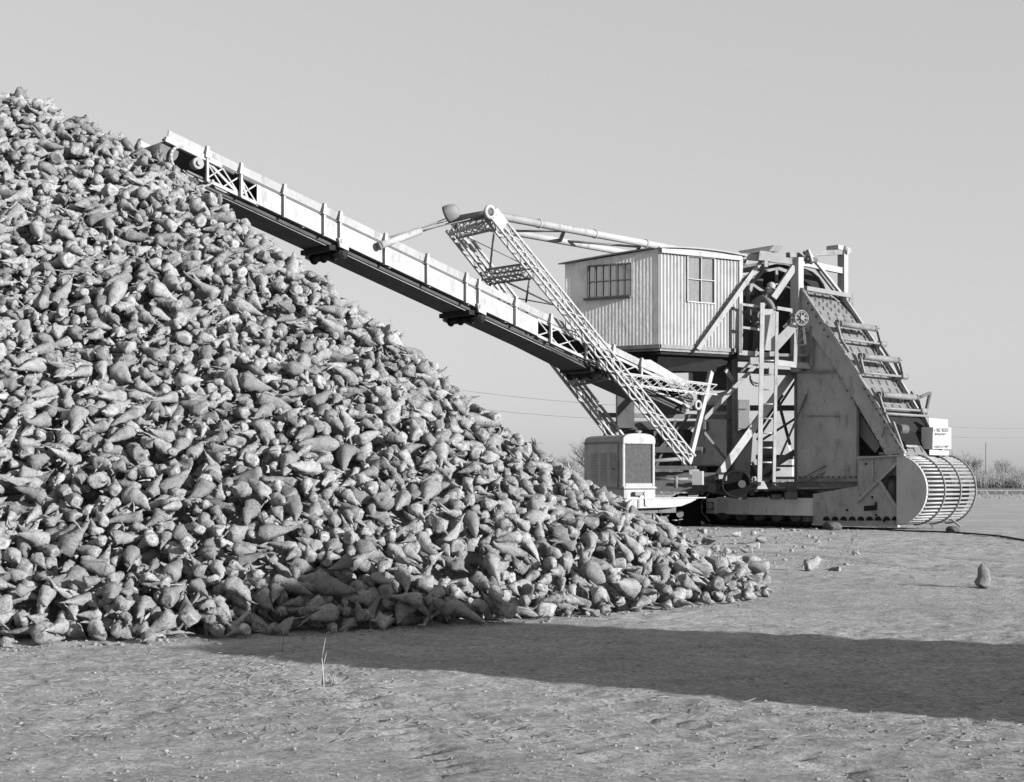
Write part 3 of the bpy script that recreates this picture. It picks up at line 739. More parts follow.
# cage of round bars: half cylinder, closed with hoops
cage = MB(); CL = 2.1
nb_ = 25
for i in range(nb_):
    t = -math.pi / 2 + math.pi * i / (nb_ - 1) * 1.0
    p = ctr + E1 * (.65 * math.cos(t)) + UP * (.68 * math.sin(t))
    cage.tube(p + E2 * .04, p + E2 * CL, .025, 8)
cage = cage.build('cage_bars', M['slat'], drum)
for o in (.72, 1.42, CL):
    h = MB(); pts = [ctr + E2 * o + E1 * (.685 * math.cos(t)) + UP * (.712 * math.sin(t)) for t in np.linspace(-math.pi / 2, math.pi / 2, 25)]
    for a, b in zip(pts[:-1], pts[1:]): h.beam(a, b, .035, .02, up=E2)
    h.build('cage_hoop', M['slat'], cage)
q = MB()
inner = [ctr + E2 * .1 + E1 * (.50 * math.cos(t)) + UP * (.55 * math.sin(t)) for t in np.linspace(-math.pi / 2, math.pi / 2, 17)]
for a, b in zip(inner[:-1], inner[1:]): q.prism([a, b, b + E2 * 1.35, a + E2 * 1.35], (a - ctr).normalized() * -.02)
q.build('inner_drum', M['midsteel'], drum)
q = MB(); endp = [ctr + E2 * (CL - .12) + E1 * (.60 * math.cos(t)) + UP * (.62 * math.sin(t)) for t in np.linspace(-math.pi / 2, 0.1, 13)] + [ctr + E2 * (CL - .12)]
q.prism(endp, E2 * .03); q.build('far_plate', M['steel'], drum)
q = MB(); q.box(ctr + E2 * 1.1 + UP * .74 - E1 * .2, E1 * .5, E2 * 2.0, UP * .05); q.build('drum_top_plate', M['tank'], drum)
p = PN(898, 519, 0) + E2 * 2.0; q = MB(); q.beam(P(951, 519, 31.2), P(961, 527, 31.0), .04, .03); q.beam(P(951, 520, 31.6), P(956, 518, 31.6), .05, .06, mi=1); q.beam(P(932, 523, 31.0), P(932, 529, 31.0), .02, .02, mi=1); q.build('tow_bar', [M['slat'], M['steel']], drum)

# white sign boxes on the far end of the drum
SX = P(942, 440, 31.9)
sb = MB()
fx = Vector((.83, .56, 0)); fn = Vector((.56, -.83, 0))
def SB(px, py, Y=31.9): return P(px, py, Y - 1.1)
sb.prism([SB(932.5, 449), SB(951.5, 449), SB(951.5, 427.5), SB(933, 427)], (-.18, .22, 0))
sb = sb.build('meter_cabinet', M['cabinet'], piler, .006)
q = MB(); q.prism([SB(929.5, 427, 32.1), SB(948, 428, 32.1), SB(948, 419.5, 32.1), SB(929, 418, 32.1)], (.04, .15, 0)); q.build('cabinet_hood', M['cabinet'], sb)
q = MB(); q.prism([SB(929.5, 449.5, 31.95), SB(949, 451, 31.95), SB(949, 455.5, 31.95), SB(929.5, 455, 31.95)], (.04, .3, 0)); q.build('cabinet_base', M['cabinet'], sb)
q = MB()
random.seed(3)
def marks(y, x0, x1, h, n, skip=()):
    for i in range(n):
        if i in skip: continue
        x = x0 + (x1 - x0) * i / n; w_ = (x1 - x0) / n * .68
        a, b = SB(x, y, 31.88), SB(x + w_, y, 31.88); hh = UP * (h / F * 31.9)
        k = random.randint(0, 3); th = .014
        q.beam(a, a + hh, th, .006, up=(0, -1, 0))
        if k != 1: q.beam(a + hh, b + hh, .006, th)
        if k in (0, 2): q.beam(a + hh * .5, b + hh * .5, .006, th)
        if k in (0, 3): q.beam(a, b, .006, th)
        if k in (2, 3): q.beam(b, b + hh, th, .006, up=(0, -1, 0))
marks(431, 934.5, 950, 2.6, 8, (4,)); marks(434.6, 937, 948, 1.4, 9, (5,)); marks(447, 936, 949.5, 1.4, 9, (6,))
q.build('faded_lettering', M['letter'], sb)

# ------------------------------------------------------------------ engine house on its deck
fwd = Vector((.56, -.83, 0)); rgt = Vector((.83, .56, 0))
R0 = P(623, 491, 28.6)                 # lower left corner of the radiator shell
def EH(a, b, z): return Vector((R0.x, R0.y, 0)) + rgt * a - fwd * b + UP * z
rz0, rz1 = 1.05 + (478 - 488.5) / F * 28.6, 1.05 + (478 - 433) / F * 28.6
W_ = .79; D_ = 1.05
eng = MB()
nseg = 10
def arch(a0, a1, zb, zs, ztop, n=10):
    pts = [(a0, zb)]
    for i in range(n + 1):
        t = math.pi - math.pi * i / n
        x = (a0 + a1) / 2 + (a1 - a0) / 2 * math.copysign(abs(math.cos(t)) ** .7, math.cos(t)); z = zs + (ztop - zs) * math.sin(t) ** .8
        pts.append((x, z))
    pts.append((a1, zb)); return pts
body = arch(.02, W_ - .02, rz0 - .35, rz1 - .16, rz1 - .02)
eng.prism([EH(x, .10, z) for x, z in body], -fwd * (D_ + .12))
eng = eng.build('engine_house', M['engine'], piler, .015)
q = MB(); q.prism([EH(.017, .18, rz0 + .02), EH(.017, D_ + .05, rz0 + .02), EH(.017, D_ + .05, rz1 - .2), EH(.017, .18, rz1 - .2)], -rgt * .008)
q.build('side_door', M['engine'], eng)
lv = MB()
for k in range(3):
    for j in range(11):
        b0 = .22 + k * .30; z = rz0 + .14 + j * .055
        lv.prism([EH(.008, b0, z), EH(.008, b0 + .2, z), EH(-.016, b0 + .2, z - .026), EH(-.016, b0, z - .026)], UP * .005)
lv.build('louvres', M['engine'], eng)
q = MB(); q.beam(EH(.0, .10, rz1 - .17), EH(.0, D_ + .2, rz1 - .17), .02, .02); q.beam(EH(.0, .16, rz0), EH(.0, .16, rz1 - .2), .015, .02); q.beam(EH(0, .10, rz0 + .01), EH(0, D_ + .2, rz0 + .01), .02, .025); q.tube(EH(.0, .3, rz0 + .38), EH(-.03, .3, rz0 + .38), .02, 8)
q.build('door_trim', M['midsteel'], eng)
shell = arch(0, W_, rz0 + .0, rz1 - .14, rz1, 14)
rad = MB()
inn = [(x, z) for x, z in ((.065, rz0 + .10), (.065, rz1 - .20), (W_ - .065, rz1 - .20), (W_ - .065, rz0 + .10))]
def rect(a0, a1, z0, z1, b0, dep): rad.prism([EH(a0, b0, z0), EH(a1, b0, z0), EH(a1, b0, z1), EH(a0, b0, z1)], -fwd * dep)
rect(0, .06, rz0, rz1 - .16, 0, .1); rect(W_ - .06, W_, rz0, rz1 - .16, 0, .1); rect(.06, W_ - .06, rz0, rz0 + .10, 0.0, .1)
top = [(x, z) for x, z in arch(-.005, W_ + .005, rz1 - .205, rz1 - .14, rz1, 14)]
rad.prism([EH(x, -.012, z) for x, z in top], -fwd * .13)
rad = rad.build('radiator', M['white'], eng, .012)
q = MB(); q.prism([EH(.05, .04, rz0 + .08), EH(W_ - .05, .04, rz0 + .08), EH(W_ - .05, .04, rz1 - .19), EH(.05, .04, rz1 - .19)], -fwd * .04); q.build('radiator_core', M['core'], rad)
q = MB(); q.tube(EH(W_ / 2 + .02, .05, rz1 - .02), EH(W_ / 2 + .02, .05, rz1 + .05), .05, 10); q.tube(EH(W_ / 2 - .05, .05, rz1 + .04), EH(W_ / 2 + .09, .05, rz1 + .04), .02, 8); q.build('filler_cap', M['midsteel'], rad)
q = MB(); rect2 = [EH(.0, -.03, rz0 - .02), EH(W_ - .02, -.03, rz0 - .02), EH(W_ - .02, -.03, rz0 - .19), EH(.0, -.03, rz0 - .19)]
q.prism(rect2, -fwd * .25); q.prism([EH(-.005, -.04, rz0 + .035), EH(W_ + .005, -.04, rz0 + .035), EH(W_ + .005, -.04, rz0 - .005), EH(-.005, -.04, rz0 - .005)], -fwd * .2); q.build('radiator_base', M['white'], eng, .006)
q = MB(); q.box(EH(.3, -.08, rz0 - .1), rgt * .2, fwd * .1, UP * .07); q.build('crank_boss', M['midsteel'], eng); q = MB(); q.tube(EH(.42, -.1, rz0 - .1), EH(.42, -.16, rz0 - .1), .03, 8); q.beam(EH(.42, -.15, rz0 - .06), EH(.43, -.15, rz0 - .33), .02, .03); q.beam(EH(.43, -.15, rz0 - .33), EH(.5, -.15, rz0 - .33), .02, .02); q.build('crank_handle', M['slat'], eng)
q = MB(); dz0, dz1 = rz0 - .38, rz0 - .195
dk = [(-.05, dz1), (1.75, dz1), (1.62, dz1 - .07), (1.35, dz1 - .15), (1.05, dz0 + .01), (-.05, dz0)]
q.prism([EH(x, -.13, z) for x, z in dk], -fwd * .05); q.prism([EH(-.04, -.08, dz1 - .002), EH(1.75, -.08, dz1 - .002), EH(2.0, 1.2, dz1 - .002), EH(-.04, 1.3, dz1 - .002)], UP * -.04); q.build('deck', M['white'], eng)
q = MB(); q.beam(EH(.27, -.15, dz0 + .02), EH(.27, -.15, dz1 - .02), .02, .03); q.beam(EH(-.03, -.14, dz1 + .008), EH(1.95, -.14, dz1 + .008), .03, .02); q.build('deck_trim', M['grey'], eng)
q = MB(); q.prism([EH(-.04, .1, dz0 + .1), EH(1.4, .1, dz0 + .1), EH(1.4, .1, dz0 - .1), EH(-.04, .1, dz0 - .1)], -fwd * 1.0); q.build('deck_beams', M['steel'], eng)
q = MB(); q.box(EH(.55, .35, dz0 - .28), rgt * .62, fwd * .5, UP * .34); q.build('fuel_tank', M['tank'], eng, .01)
q = MB(); pts = [(.86, dz0 - .52), (.86, dz0 - .24), (.93, dz0 - .16), (1.06, dz0 - .16), (1.13, dz0 - .24), (1.13, dz0 - .52)]
q.prism([EH(x, .0, z) for x, z in pts], -fwd * .12); q.tube(EH(.98, .05, dz0 - .18), EH(.98, .05, dz0 + .05), .01, 6); q.tube(EH(.2, .05, dz0 - .2), EH(.2, .05, dz0 + .05), .01, 6); q.build('counterweight', M['steel'], eng)

# ------------------------------------------------------------------ crawler tracks
def crawler(off, px0, px1):
    a, b = PN(px0, 512, off), PN(px1, 512, off)
    a.z = b.z = 0; d = (b - a).normalized(); L_ = (b - a).length; zc = .39; r = .30
    fr = MB()
    fr.prism([a + d * .16 + UP * .28 - E2 * .02, a + d * (L_ - .1) + UP * .28 - E2 * .02, a + d * (L_ - .1) + UP * .60 - E2 * .02, a + d * .16 + UP * .60 - E2 * .02], E2 * .06)
    fr.beam(a + d * .5 + UP * .61, b - d * .1 + UP * .61, .1, .03); fr.beam(a + d * .5 + UP * .27, b - d * .1 + UP * .27, .1, .03)
    for k in (.42, .75, 1.0): fr.beam(a + d * L_ * k * .93 + UP * .28 - E2 * .03, a + d * L_ * k * .93 + UP * .6 - E2 * .03, .02, .03, up=E2)
    fr = fr.build('crawler', M['unlit_white'], piler)
    pads = MB(); per = 2 * L_ + 2 * math.pi * r; n = 42
    for i in range(n):
        s = per * i / n
        if s < L_: p, nr = a + d * s + UP * (zc + r), UP
        elif s < L_ + math.pi * r:
            t = (s - L_) / r; p = b + UP * zc + (UP * math.cos(t) + d * math.sin(t)) * r; nr = UP * math.cos(t) + d * math.sin(t)
        elif s < 2 * L_ + math.pi * r: p, nr = b - d * (s - L_ - math.pi * r) + UP * (zc - r), -UP
        else:
            t = (s - 2 * L_ - math.pi * r) / r; nr = -UP * math.cos(t) - d * math.sin(t); p = a + UP * zc + nr * r
        tg = nr.cross(E2).normalized()
        pads.box(p + E2 * .25, tg * .155, E2 * .62, nr * .07); pads.box(p + E2 * .25 + nr * .04, tg * .04, E2 * .62, nr * .05)
    pads.build('track_pads', M['black'], fr)
    for k in range(6):
        c = a + d * (.4 + k * (L_ - .6) / 5) + UP * .24; MB().tube(c, c + E2 * .4, .13, 14).build('road_wheel', M['steel'], fr)
    blk = MB(); blk.prism([a + d * .0 + UP * .26 - E2 * .07, a + d * .24 + UP * .26 - E2 * .07, a + d * .24 + UP * .6 - E2 * .07, a + UP * .6 - E2 * .07], E2 * .05)
    blk.build('idler_block', M['unlit_white'], fr)
    bl = MB(); bl.box(a + d * .12 + UP * .43 - E2 * .085, d * .15, E2 * .02, UP * .16, mi=0); bl.tube(a + d * .12 + UP * .43 - E2 * .07, a + d * .12 + UP * .43 - E2 * .13, .07, 14, mi=1); bl.build('idler_hub', [M['steel'], M['unlit_white']], fr)
    gd = MB(); gd.path([a + UP * .72 + d * .1 - E2 * .08, a - d * .12 + UP * .5 - E2 * .08, a - d * .12 + UP * .3 - E2 * .08, a + UP * .08 + d * .1 - E2 * .08], .02, 6); gd.path([a + UP * .82 - E2 * .02 + d * .1, b + UP * .84 - E2 * .02], .025, 6); gd.build('guard_bar', M['slat'], fr)
    mud = MB()
    for i in range(40):
        p = a + d * random.uniform(.2, L_) + UP * random.uniform(.62, .72) + E2 * random.uniform(0, .2); mud.box(p, d * random.uniform(.05, .2), E2 * .1, UP * random.uniform(.03, .1))
    mud.build('caked_mud', M['steel'], fr)
    return fr
crawler(.17, 708, 822)
crawler(1.9, 716, 822)
q = MB(); 
for i in range(7):
    t = math.pi / 2 + i * math.pi / 6; q.box(P(683, 514, 32.6) + Vector((.42 * math.cos(t), -.1, .42 * math.sin(t))), (.2 * math.sin(t), 0, -.2 * math.cos(t)), (.1, .7, 0), (.05 * math.cos(t), 0, .05 * math.sin(t)))
q.box(P(690, 513, 33.0), (.5, .1, 0), (.1, .8, 0), (0, 0, .6)); q.box(P(672, 514, 33.0), (1.2, 0, 0), (.1, .6, 0), (0, 0, .55))
for px in (666, 680): q.tube(P(px, 514, 32.4), P(px, 514, 32.7), .08, 12, mi=1); q.build('front_crawler', [M['black'], M['midsteel']], piler)

# ================================================================== GROUND
def vnoise(x, y, seed):
    xi, yi = np.floor(x).astype(np.int64), np.floor(y).astype(np.int64)
    fx, fy = x - xi, y - yi
    fx, fy = fx * fx * (3 - 2 * fx), fy * fy * (3 - 2 * fy)
    def h(a, b):
        n = (a * 374761393 + b * 668265263 + seed * 1442695041) & 0xffffffff
        n = ((n ^ (n >> 13)) * 1274126177) & 0xffffffff
        return ((n ^ (n >> 16)) & 0xffff) / 65535.0
    return (h(xi, yi) * (1 - fx) + h(xi + 1, yi) * fx) * (1 - fy) + (h(xi, yi + 1) * (1 - fx) + h(xi + 1, yi + 1) * fx) * fy

def ground_z(x, y):
    x, y = np.asarray(x, float), np.asarray(y, float)
    z = .045 * (vnoise(x / 2.3, y / 2.0, 1) - .5) + .012 * (vnoise(x / .5, y / .42, 2) - .5) + .009 * (vnoise(x / .19, y / .14, 3) - .5) + .019 * (vnoise(x / .10, y / .085, 4) - .5) * (.3 + 1.4 * vnoise(x / 1.1, y / 1.4, 6))
    fade = np.clip((60 - np.abs(y)) / 30, 0, 1) * np.clip((40 - np.abs(x)) / 15, 0, 1)
    # tyre tracks running away to the left of centre
    def track(x0, y0, x1, y1, w_, dep):
        dx, dy = x1 - x0, y1 - y0; l = math.hypot(dx, dy)
        s = ((x - x0) * dx + (y - y0) * dy) / l; d = ((x - x0) * dy - (y - y0) * dx) / l
        tread = .6 + .4 * np.sign(np.sin(s * 42 + np.where(d > 0, 0, 1.6)))
        return -dep * np.exp(-(d / w_) ** 4) * tread * ((s > 0) & (s < l))
    z = z + track(-.15, 5.3, -1.05, 8.1, .10, .020) + track(.55, 5.3, -.55, 7.4, .06, .014) + track(1.3, 5.3, .2, 7.6, .08, .014) + track(3.2, 9.0, -.2, 9.9, .09, .02) + track(5.5, 15, 2.6, 24, .2, .03) + track(7.2, 15, 4.3, 24, .2, .03)
    return z * fade

def axis(lo, hi, step, far, g=1.18):
    a = list(np.arange(lo, hi, step)); s = step
    while a[-1] < far: s *= g; a.append(a[-1] + s)
    b = []; s = step; v = lo
    while v > -far: s *= g; v -= s; b.append(v)
    return np.array(b[::-1] + a)
xs = axis(-6.5, 9.5, .042, 2500); ys = np.r_[np.arange(5.4, 12, .034), np.arange(12, 30, .07)]; far_ = axis(5.4, 30.0, .1, 4500); ys = np.r_[far_[(far_ < 5.35) & (far_ > -400)], ys, far_[far_ > 30.05]]
XX, YY = np.meshgrid(xs, ys, indexing='ij')
ZZ = ground_z(XX, YY)
nx, ny = len(xs), len(ys)
idx = np.arange(nx * ny).reshape(nx, ny)
quads = np.stack([idx[:-1, :-1], idx[1:, :-1], idx[1:, 1:], idx[:-1, 1:]], -1).reshape(-1, 4)
def np_mesh(name, verts, quads_, mats, smooth=True, mi=None):
    me = bpy.data.meshes.new(name); me.vertices.add(len(verts)); me.vertices.foreach_set('co', np.asarray(verts, np.float32).ravel())
    k = quads_.shape[1]
    me.loops.add(quads_.size); me.loops.foreach_set('vertex_index', quads_.astype(np.int32).ravel())
    me.polygons.add(len(quads_)); me.polygons.foreach_set('loop_start', np.arange(0, quads_.size, k, dtype=np.int32)); me.polygons.foreach_set('loop_total', np.full(len(quads_), k, np.int32))
    for m in (mats if isinstance(mats, list) else [mats]): me.materials.append(m)
    if mi is not None: me.polygons.foreach_set('material_index', np.asarray(mi, np.int32))
    me.polygons.foreach_set('use_smooth', np.full(len(quads_), smooth, bool))
    me.update(calc_edges=True); me.validate()
    return me

def dirt_material():
    m = bpy.data.materials.new('dry_dirt'); m.use_nodes = True
    nt = m.node_tree; N, L = nt.nodes, nt.links; bs = N['Principled BSDF']; bs.inputs['Roughness'].default_value = .95
    bs.inputs['Specular IOR Level'].default_value = .15
    tc = N.new('ShaderNodeTexCoord')
    def noise(sc, det=8, rough=.6, mapping=None):
        n = N.new('ShaderNodeTexNoise'); n.inputs['Scale'].default_value = sc; n.inputs['Detail'].default_value = det; n.inputs['Roughness'].default_value = rough
        if mapping:
            mp = N.new('ShaderNodeMapping'); mp.inputs['Scale'].default_value = mapping; L.new(tc.outputs['Object'], mp.inputs['Vector']); L.new(mp.outputs['Vector'], n.inputs['Vector'])
        else: L.new(tc.outputs['Object'], n.inputs['Vector'])
        return n.outputs['Fac']
    def rng(v, a, b, c, d):
        r = N.new('ShaderNodeMapRange'); r.inputs['From Min'].default_value = a; r.inputs['From Max'].default_value = b; r.inputs['To Min'].default_value = c; r.inputs['To Max'].default_value = d
        L.new(v, r.inputs['Value']); return r.outputs['Result']
    def op(o, a, b):
        k = N.new('ShaderNodeMath'); k.operation = o
        for i, v in enumerate((a, b)):
            if isinstance(v, float): k.inputs[i].default_value = v
            else: L.new(v, k.inputs[i])
        return k.outputs[0]
    c = op('MULTIPLY', rng(noise(.5, 8, .7), .3, .7, .25, .36), rng(noise(2.2, 8, .7, (1, 1.6, 1)), .3, .7, .80, 1.18))
    c = op('MULTIPLY', c, rng(noise(30, 6, .75), .36, .64, .62, 1.32))
    c = op('MULTIPLY', c, rng(noise(11, 10, .85), .56, .68, 1.0, .55))
    c = op('MULTIPLY', c, rng(noise(60, 3, .5), .66, .74, 1.0, 1.35))
    cc = N.new('ShaderNodeCombineColor')
    for i in range(3): L.new(c, cc.inputs[i])
    L.new(cc.outputs[0], bs.inputs['Base Color'])
    h = op('ADD', op('MULTIPLY', noise(16, 10, .75), .8), op('MULTIPLY', noise(60, 8, .75), .45))
    bp = N.new('ShaderNodeBump'); bp.inputs['Strength'].default_value = 1.0; bp.inputs['Distance'].default_value = .036
    L.new(h, bp.inputs['Height']); L.new(bp.outputs['Normal'], bs.inputs['Normal'])
    return m
M['dirt'] = dirt_material()
g = bpy.data.objects.new('ground', np_mesh('ground', np.stack([XX, YY, ZZ], -1).reshape(-1, 3), quads, M['dirt'])); COL.objects.link(g)
tag(g, 'bare trampled dry dirt yard reaching to the horizon', 'ground', kind='structure')
M['berm'] = mat('pale_road', .4, .2, .3, .95); M['stubble'] = mat('dark_stubble', .12, .35, .4, .95)
def sheet(name, x0, x1, y0, y1, z, m, label):
    o = MB().add([(x0, y0, z), (x1, y0, z), (x1, y1, z), (x0, y1, z)], [(0, 1, 2, 3)]).build(name, m); return tag(o, label, name.replace('_', ' '), kind='structure')
sheet('field', -900, 900, 95, 900, .004, M['stubble'], 'dark stubble field beyond the yard')
sheet('road', -900, 900, 118, 128, .03, M['berm'], 'pale dirt road crossing behind the yard')
sheet('road', -900, 900, 190, 260, .03, M['berm'], 'second pale strip of road below the far brush')

# ================================================================== PILE SURFACE
hip_px = [(-60, 82, 18.0), (0, 98, 17.8), (42, 110, 17.5), (100, 134, 17.0), (160, 160, 16.6), (240, 226, 15.6), (300, 272, 14.9), (380, 338, 14.2), (440, 382, 13.9), (500, 428, 13.7), (560, 470, 13.6), (620, 508, 13.6), (690, 552, 13.8), (745, 580, 14.0), (768, 589, 14.1)]
toe_px = [(-60, 646), (0, 644), (42, 641), (100, 640), (160, 638), (240, 635), (300, 632), (380, 628), (440, 624), (500, 620), (560, 615), (620, 610), (690, 603), (745, 596), (770, 590)]
hip = [P(*h) for h in hip_px]
toe = [P(x, y, CAMH * F / (y - HY)) for x, y in toe_px]
def resample(pts, n):
    pts = np.array([tuple(p) for p in pts]); l = np.r_[0, np.cumsum(np.linalg.norm(np.diff(pts, axis=0), axis=1))]
    return pts
H_, T_ = resample(hip, 0), resample(toe, 0)
T_[:, 2] = 0
# left continuation out of the picture
addT = T_[0] + np.array([[-6, .3, 0], [-3, .1, 0]]); addH = H_[0] + np.array([[-6, .5, .1], [-3, .2, .05]])
T_ = np.vstack([addT, T_]); H_ = np.vstack([addH, H_])
rows = []
for t, h in zip(T_, H_):
    col = []
    zt = h[2]
    back = np.array([.42, .9, 0])
    ridge = max(0.0, min(1.0, (zt - 3.6) / 1.6)) * 3.2            # flat crest behind the high part
    col.append(t + (t - h) * np.array([.12, .12, 0]) - np.array([0, 0, .12]))
    for k in np.linspace(0, 1, 12):
        p = t + (h - t) * k; p = p + np.array([0, 0, 1]) * (.10 * math.sin(math.pi * k) * min(1, zt / 2)); col.append(p)
    p = h + np.array([-.45, .89, 0]) * ridge + np.array([0, 0, -.05 * ridge]); col.append(p)
    p2 = p + back * (p[2] / .72); p2[2] = 0; col.append(p2)
    p3 = p2 + back * .6 - np.array([0, 0, .3]); col.append(p3)
    rows.append(col)
R_ = np.array(rows); a_, b_ = R_.shape[:2]
ii = np.arange(a_ * b_).reshape(a_, b_)
q_ = np.stack([ii[:-1, :-1], ii[1:, :-1], ii[1:, 1:], ii[:-1, 1:]], -1).reshape(-1, 4)
bvh = BVHTree.FromPolygons([Vector(v) for v in R_.reshape(-1, 3)], [tuple(int(i) for i in f) for f in q_])
GX0, GX1, GY0, GY1, GS = -9.0, 5.6, 8.2, 27.0, .10
cx_, cy_ = np.arange(GX0, GX1, GS), np.arange(GY0, GY1, GS)
Hc = np.zeros((len(cx_), len(cy_)))
for i, x in enumerate(cx_):
    for j, y in enumerate(cy_):
        hit = bvh.ray_cast(Vector((x, y, 30)), Vector((0, 0, -1)))
        if hit[0] is not None: Hc[i, j] = max(0, hit[0].z)
for _ in range(2):
    Hp = np.pad(Hc, 1, mode='edge'); Hc = (Hp[:-2, 1:-1] + Hp[2:, 1:-1] + Hp[1:-1, :-2] + Hp[1:-1, 2:] + 2 * Hc) / 6
Hc += np.where(Hc > .3, .16 * (vnoise(*np.meshgrid(cx_ / .9, cy_ / .9, indexing='ij'), 9) - .5), 0)
FS = .025; nfx, nfy = int((GX1 - GX0) / FS) - 4, int((GY1 - GY0) / FS) - 4
fx_, fy_ = GX0 + np.arange(nfx) * FS, GY0 + np.arange(nfy) * FS
def bil(A_, x, y):
    u, v = (x - GX0) / GS, (y - GY0) / GS
    i, j = np.clip(u.astype(int), 0, A_.shape[0] - 2), np.clip(v.astype(int), 0, A_.shape[1] - 2); u, v = np.clip(u - i, 0, 1), np.clip(v - j, 0, 1)
    return (A_[i, j] * (1 - u) + A_[i + 1, j] * u) * (1 - v) + (A_[i, j + 1] * (1 - u) + A_[i + 1, j + 1] * u) * v
FX, FY = np.meshgrid(fx_, fy_, indexing='ij')
Hf = bil(Hc, FX, FY)
Gx, Gy = np.gradient(Hf, FS, FS)
depth_skin = .27
S_ = np.maximum(Hf - depth_skin, ground_z(FX, FY))
base_S = np.maximum(Hf - depth_skin - .02, -0.2)

# ================================================================== BEETS
class Beet: pass
def beet_mesh(rng, hi=True):
    """one sugar beet along +X, crown at the origin side, tail at +L; returns verts, quads, face material, sphere chain"""
    Rm = rng.uniform(.046, .072); Ln = Rm * rng.uniform(2.6, 4.8)
    topped = rng.random() < .7
    nr, ns = (13, 12) if hi else (8, 8)
    us = np.linspace(0, 1, nr) ** 1.05
    full = rng.uniform(.07, .26); cut = rng.uniform(.55, .92) if topped else .2
    pw = rng.uniform(.55, 1.15)
    def prof(u):
        a = cut + (1 - cut) * np.sin(np.clip(u / full, 0, 1) * math.pi / 2)
        b = np.where(u > full, (1 - ((u - full) / (1 - full))) ** pw, 1)
        return Rm * np.clip(a * b, .05, 1)
    r = prof(us)
    bend = rng.normal(0, .10 * Ln, 2); wob = rng.uniform(0, 6.28)
    cyl = np.stack([us * Ln, bend[0] * us ** 2.5, bend[1] * us ** 2.5], -1)
    lob = rng.integers(2, 5); la = rng.uniform(.04, .15); ph = rng.uniform(0, 6.28)
    th = np.linspace(0, 2 * math.pi, ns, endpoint=False)
    V = np.zeros((nr, ns, 3))
    flat = rng.uniform(.78, 1.0)
    rough = rng.normal(0, .13, (nr, ns)); rough = (rough + .7 * np.roll(rough, 1, 1) + .7 * np.roll(rough, 1, 0)) / 1.7; gro = rng.normal(0, .05, ns)[None]; rough = rough + gro
    rad = r[:, None] * (1 + la * np.cos(lob * th + ph)[None] + rough + .10 * np.sin(th[None] + wob + us[:, None] * 5))
    V[..., 0] = cyl[:, None, 0] + rng.normal(0, .004, (nr, ns)); V[..., 1] = cyl[:, None, 1] + rad * np.cos(th); V[..., 2] = cyl[:, None, 2] + rad * np.sin(th) * flat
    if topped:   # crown sliced at a slant
        V[0, :, 0] += rng.uniform(-.35, .35) * V[0, :, 1]
    verts = V.reshape(-1, 3)
    id_ = np.arange(nr * ns).reshape(nr, ns)
    f = [np.stack([id_[:-1], np.roll(id_, -1, 1)[:-1], np.roll(id_, -1, 1)[1:], id_[1:]], -1).reshape(-1, 4)]
    mi = [np.zeros(len(f[0]), int)]
    # crown: ring inwards then centre as quads
    c0 = V[0].mean(0); n0 = len(verts)
    ringv = c0 + (V[0] - c0) * .55 + (np.array([rng.uniform(-.012, .01), 0, 0]) if topped else np.array([-.03, 0, 0]))
    cen = (c0 + np.array([-.004 if topped else -.045, 0, 0]))[None]
    verts = np.vstack([verts, ringv, cen])
    rid = n0 + np.arange(ns)
    f.append(np.stack([np.roll(id_[0], -1), id_[0], rid, np.roll(rid, -1)], -1)); mi.append(np.full(ns, 1 if topped else 0))
    cid = n0 + ns
    for k in range(0, ns, 2): 
        f.append(np.array([[rid[(k + 2) % ns], rid[(k + 1) % ns], rid[k], cid]])); mi.append(np.array([2 if topped else 0]))
    # tail cap
    f.append(np.array([[id_[-1][(0) % ns], id_[-1][ns // 4], id_[-1][ns // 2], id_[-1][3 * ns // 4]]])); mi.append(np.zeros(1, int))
    # tail whip or a forked second root
    def root(start, r0, d, l, n=4):
        nonlocal verts
        d = np.array(d, float); d /= np.linalg.norm(d); a = np.cross(d, [0, .3, 1]); a /= np.linalg.norm(a); b = np.cross(d, a)
        k = len(verts); sec = 5; kink = rng.normal(0, .25 * l, 3)
        for i in range(n):
            u = i / (n - 1); c = np.array(start) + d * l * u + kink * u * u
            rr = r0 * (1 - u) ** .8 + .003
            for t in np.linspace(0, 2 * math.pi, sec, endpoint=False): verts = np.vstack([verts, c + (a * math.cos(t) + b * math.sin(t)) * rr])
        for i in range(n - 1):
            for j in range(sec): f.append(np.array([[k + i * sec + j, k + i * sec + (j + 1) % sec, k + (i + 1) * sec + (j + 1) % sec, k + (i + 1) * sec + j]])); mi.append(np.zeros(1, int))
    end = cyl[-1]
    if rng.random() < .7: root(end - np.array([.02, 0, 0]), max(r[-1], .010), (1, rng.normal(0, .4), rng.normal(0, .4)), Ln * rng.uniform(.10, .32))
    if rng.random() < .33:
        u = rng.uniform(.4, .65); c = np.array([u * Ln, bend[0] * u ** 2.5, bend[1] * u ** 2.5])
        root(c, prof(np.array([u]))[0] * .75, (1, rng.normal(0, .55), rng.normal(0, .55)), Ln * rng.uniform(.4, .75), 5)
    b = Beet(); b.nf = len(f)
    b.v = verts - np.array([Ln * .42, 0, 0]); b.f = np.vstack(f); b.m = np.concatenate(mi)
    su = np.linspace(.02, .96, 6); sr = np.maximum(prof(su) * .93, .018)
    sc = np.stack([su * Ln, bend[0] * su ** 2.5, bend[1] * su ** 2.5], -1) - np.array([Ln * .42, 0, 0]); sc[0, 0] += sr[0] * .5
    b.sc, b.sr, b.L, b.R, b.topped = sc, sr, Ln, Rm, topped
    return b
variants = [beet_mesh(RNG, True) for _ in range(40)]

